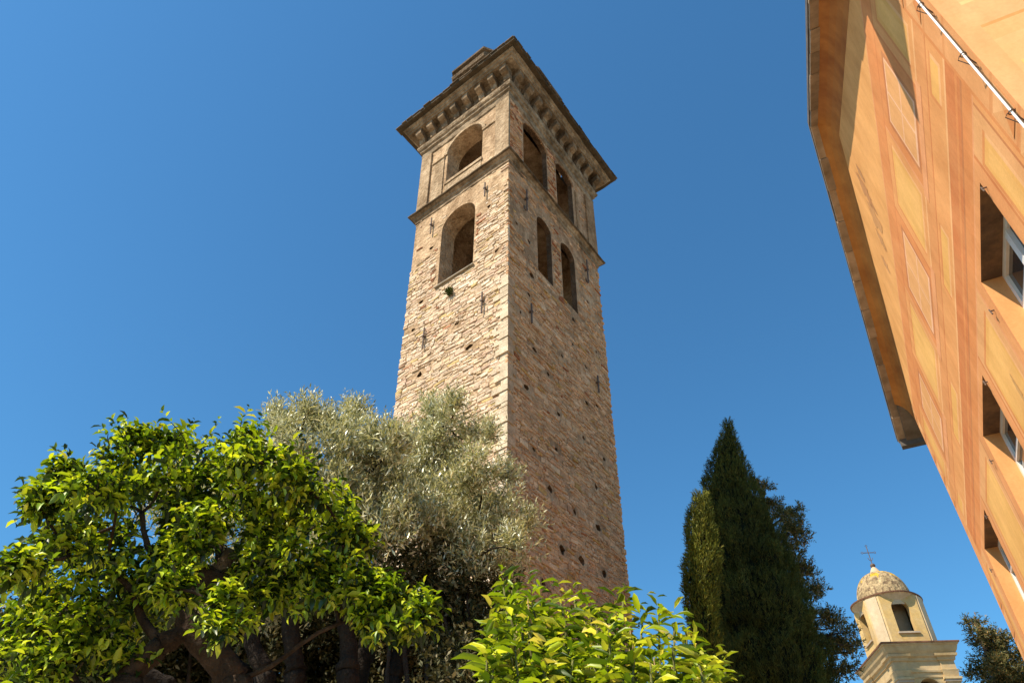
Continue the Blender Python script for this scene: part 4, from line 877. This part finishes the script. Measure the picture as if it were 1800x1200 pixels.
def conifer(label, D_, cl, trunk, seed, flat=.55, name="conifer_tree", dens=230):
    rg = np.random.default_rng(seed); t = thing(name, label, "tree"); C_, R_ = clumps_px(rg, cl, D_, 1.0); mb = MB()
    tp = [at(x, y, D_) for x, y in trunk]; b = tp[-1].copy(); b[2] = -.2; pts = [b] + tp[::-1]; mb.tube(pts, list(np.linspace(.42, .06, len(pts))), 10, (0.08, 0.06, 0.045)); nd = np.vstack([np.linspace(pts[i], pts[i + 1], 12) for i in range(len(pts) - 1)])
    for c in C_:
        j = np.argmin(((nd - c + [0, 0, .25]) ** 2).sum(1)); limb(mb, nd[j], c, .06, .02, rg, .08, 6, .03, (0.08, 0.06, 0.045), 6)
    mb.build("trunk", M['bark'], t, smooth=True)
    Cs, Rs = sub(rg, C_, R_, 6, .40, .7); pos, od = fill(rg, Cs, Rs, dens * 3.0, .1, flat); dirs = nrm(od * [1, 1, .4] + np.array([0, 0, .5]) + rg.normal(size=od.shape) * .4)
    Bs, Ax, Up, Le, Wi = spray_leaves(rg, pos, dirs, 12, .34, .13, .040, .55, .2, .3)
    leaves("crown", LEAF4, Bs, Ax, Up, Le, Wi, palette(rg, len(Bs), [(.11, .105, .034), (.20, .15, .05), (.05, .055, .02), (.30, .19, .07)], [3, 1.6, 3, .9]), M['conifer'], t)
conifer("open-branched dark conifer showing in tufts behind the dense cypress", 28.5,
        [(1325, 850, 14), (1340, 862, 16), (1352, 890, 22), (1375, 905, 20), (1396, 900, 16), (1385, 935, 26), (1402, 955, 18), (1395, 985, 26), (1420, 1010, 24), (1436, 1035, 16), (1410, 1045, 26), (1432, 1085, 18), (1425, 1110, 26), (1455, 1085, 16), (1470, 1100, 22), (1490, 1110, 16), (1460, 1140, 28), (1490, 1145, 18), (1480, 1175, 26), (1500, 1135, 10), (1450, 1190, 26), (1365, 960, 22), (1475, 1230, 30), (1470, 1280, 34)], [(1330, 842), (1370, 980), (1410, 1200)], 71)
conifer("bushy conifer at the foot of the painted house, right of the belfry", 31.0,
        [(1712, 1094, 9), (1722, 1108, 15), (1745, 1118, 17), (1762, 1120, 13), (1735, 1135, 22), (1765, 1145, 22), (1728, 1160, 20), (1755, 1172, 26), (1785, 1160, 22), (1795, 1185, 26), (1735, 1190, 22), (1765, 1205, 30), (1810, 1210, 30), (1780, 1250, 40), (1820, 1280, 40)], [(1716, 1088), (1765, 1220)], 72, .8, "conifer_tree", 260)

# --- a tuft growing out of the tower wall under the left window
rg = np.random.default_rng(81); wd = thing("wall_weed", "small green weed rooted in the tower wall beneath its left lower window", "weed")
p0 = np.array(PL(2.45, 19.55, .06)); n = 120; dv = nrm(rg.normal(size=(n, 3)) * .5 + np.array([-.6, -.75, .2]))
leaves("leaf_tuft", LEAF4, np.tile(p0, (n, 1)) + rg.normal(size=(n, 3)) * .05, dv, rvec(rg, n), np.full(n, .16), np.full(n, .05), palette(rg, n, [(.06, .08, .02)], [1]), M['conifer'], wd)

# --- low garden wall behind the trees
gw = MB(); wr = np.random.default_rng(91); A_ = at(-300, 1400, 13.0); Z_ = at(720, 1400, 13.4); A_[2] = Z_[2] = 0; ux = nrm(Z_ - A_); uy = np.array([-ux[1], ux[0], 0]); Lw = np.linalg.norm(Z_ - A_)
def G(x, o, z): q = A_ + ux * x - uy * o; return (q[0], q[1], z)
gw.hexa([G(0, -.4, 0), G(Lw, -.4, 0), G(Lw, 0, 0), G(0, 0, 0), G(0, -.4, 3.4), G(Lw, -.4, 3.4), G(Lw, 0, 3.4), G(0, 0, 3.4)], (.42, .34, .26))
z = 0.02
while z < 3.4:
    h = wr.uniform(.12, .28); x = 0
    while x < Lw - .7:
        l_ = wr.uniform(.2, .6); o = wr.uniform(.01, .05); gw.hexa([G(x + .01, -.02, z + .01), G(x + l_ - .01, -.02, z + .01), G(x + l_ - .02, o, z + .02), G(x + .02, o, z + .02), G(x + .01, -.02, z + h - .01), G(x + l_ - .01, -.02, z + h - .01), G(x + l_ - .02, o, z + h - .02), G(x + .02, o, z + h - .02)], pick(wr, .03, .03)); x += l_
    z += h
gwo = gw.build("garden_wall", M['stone']); tag(gwo, "low rough stone garden wall glimpsed behind the olive trunks", "wall")
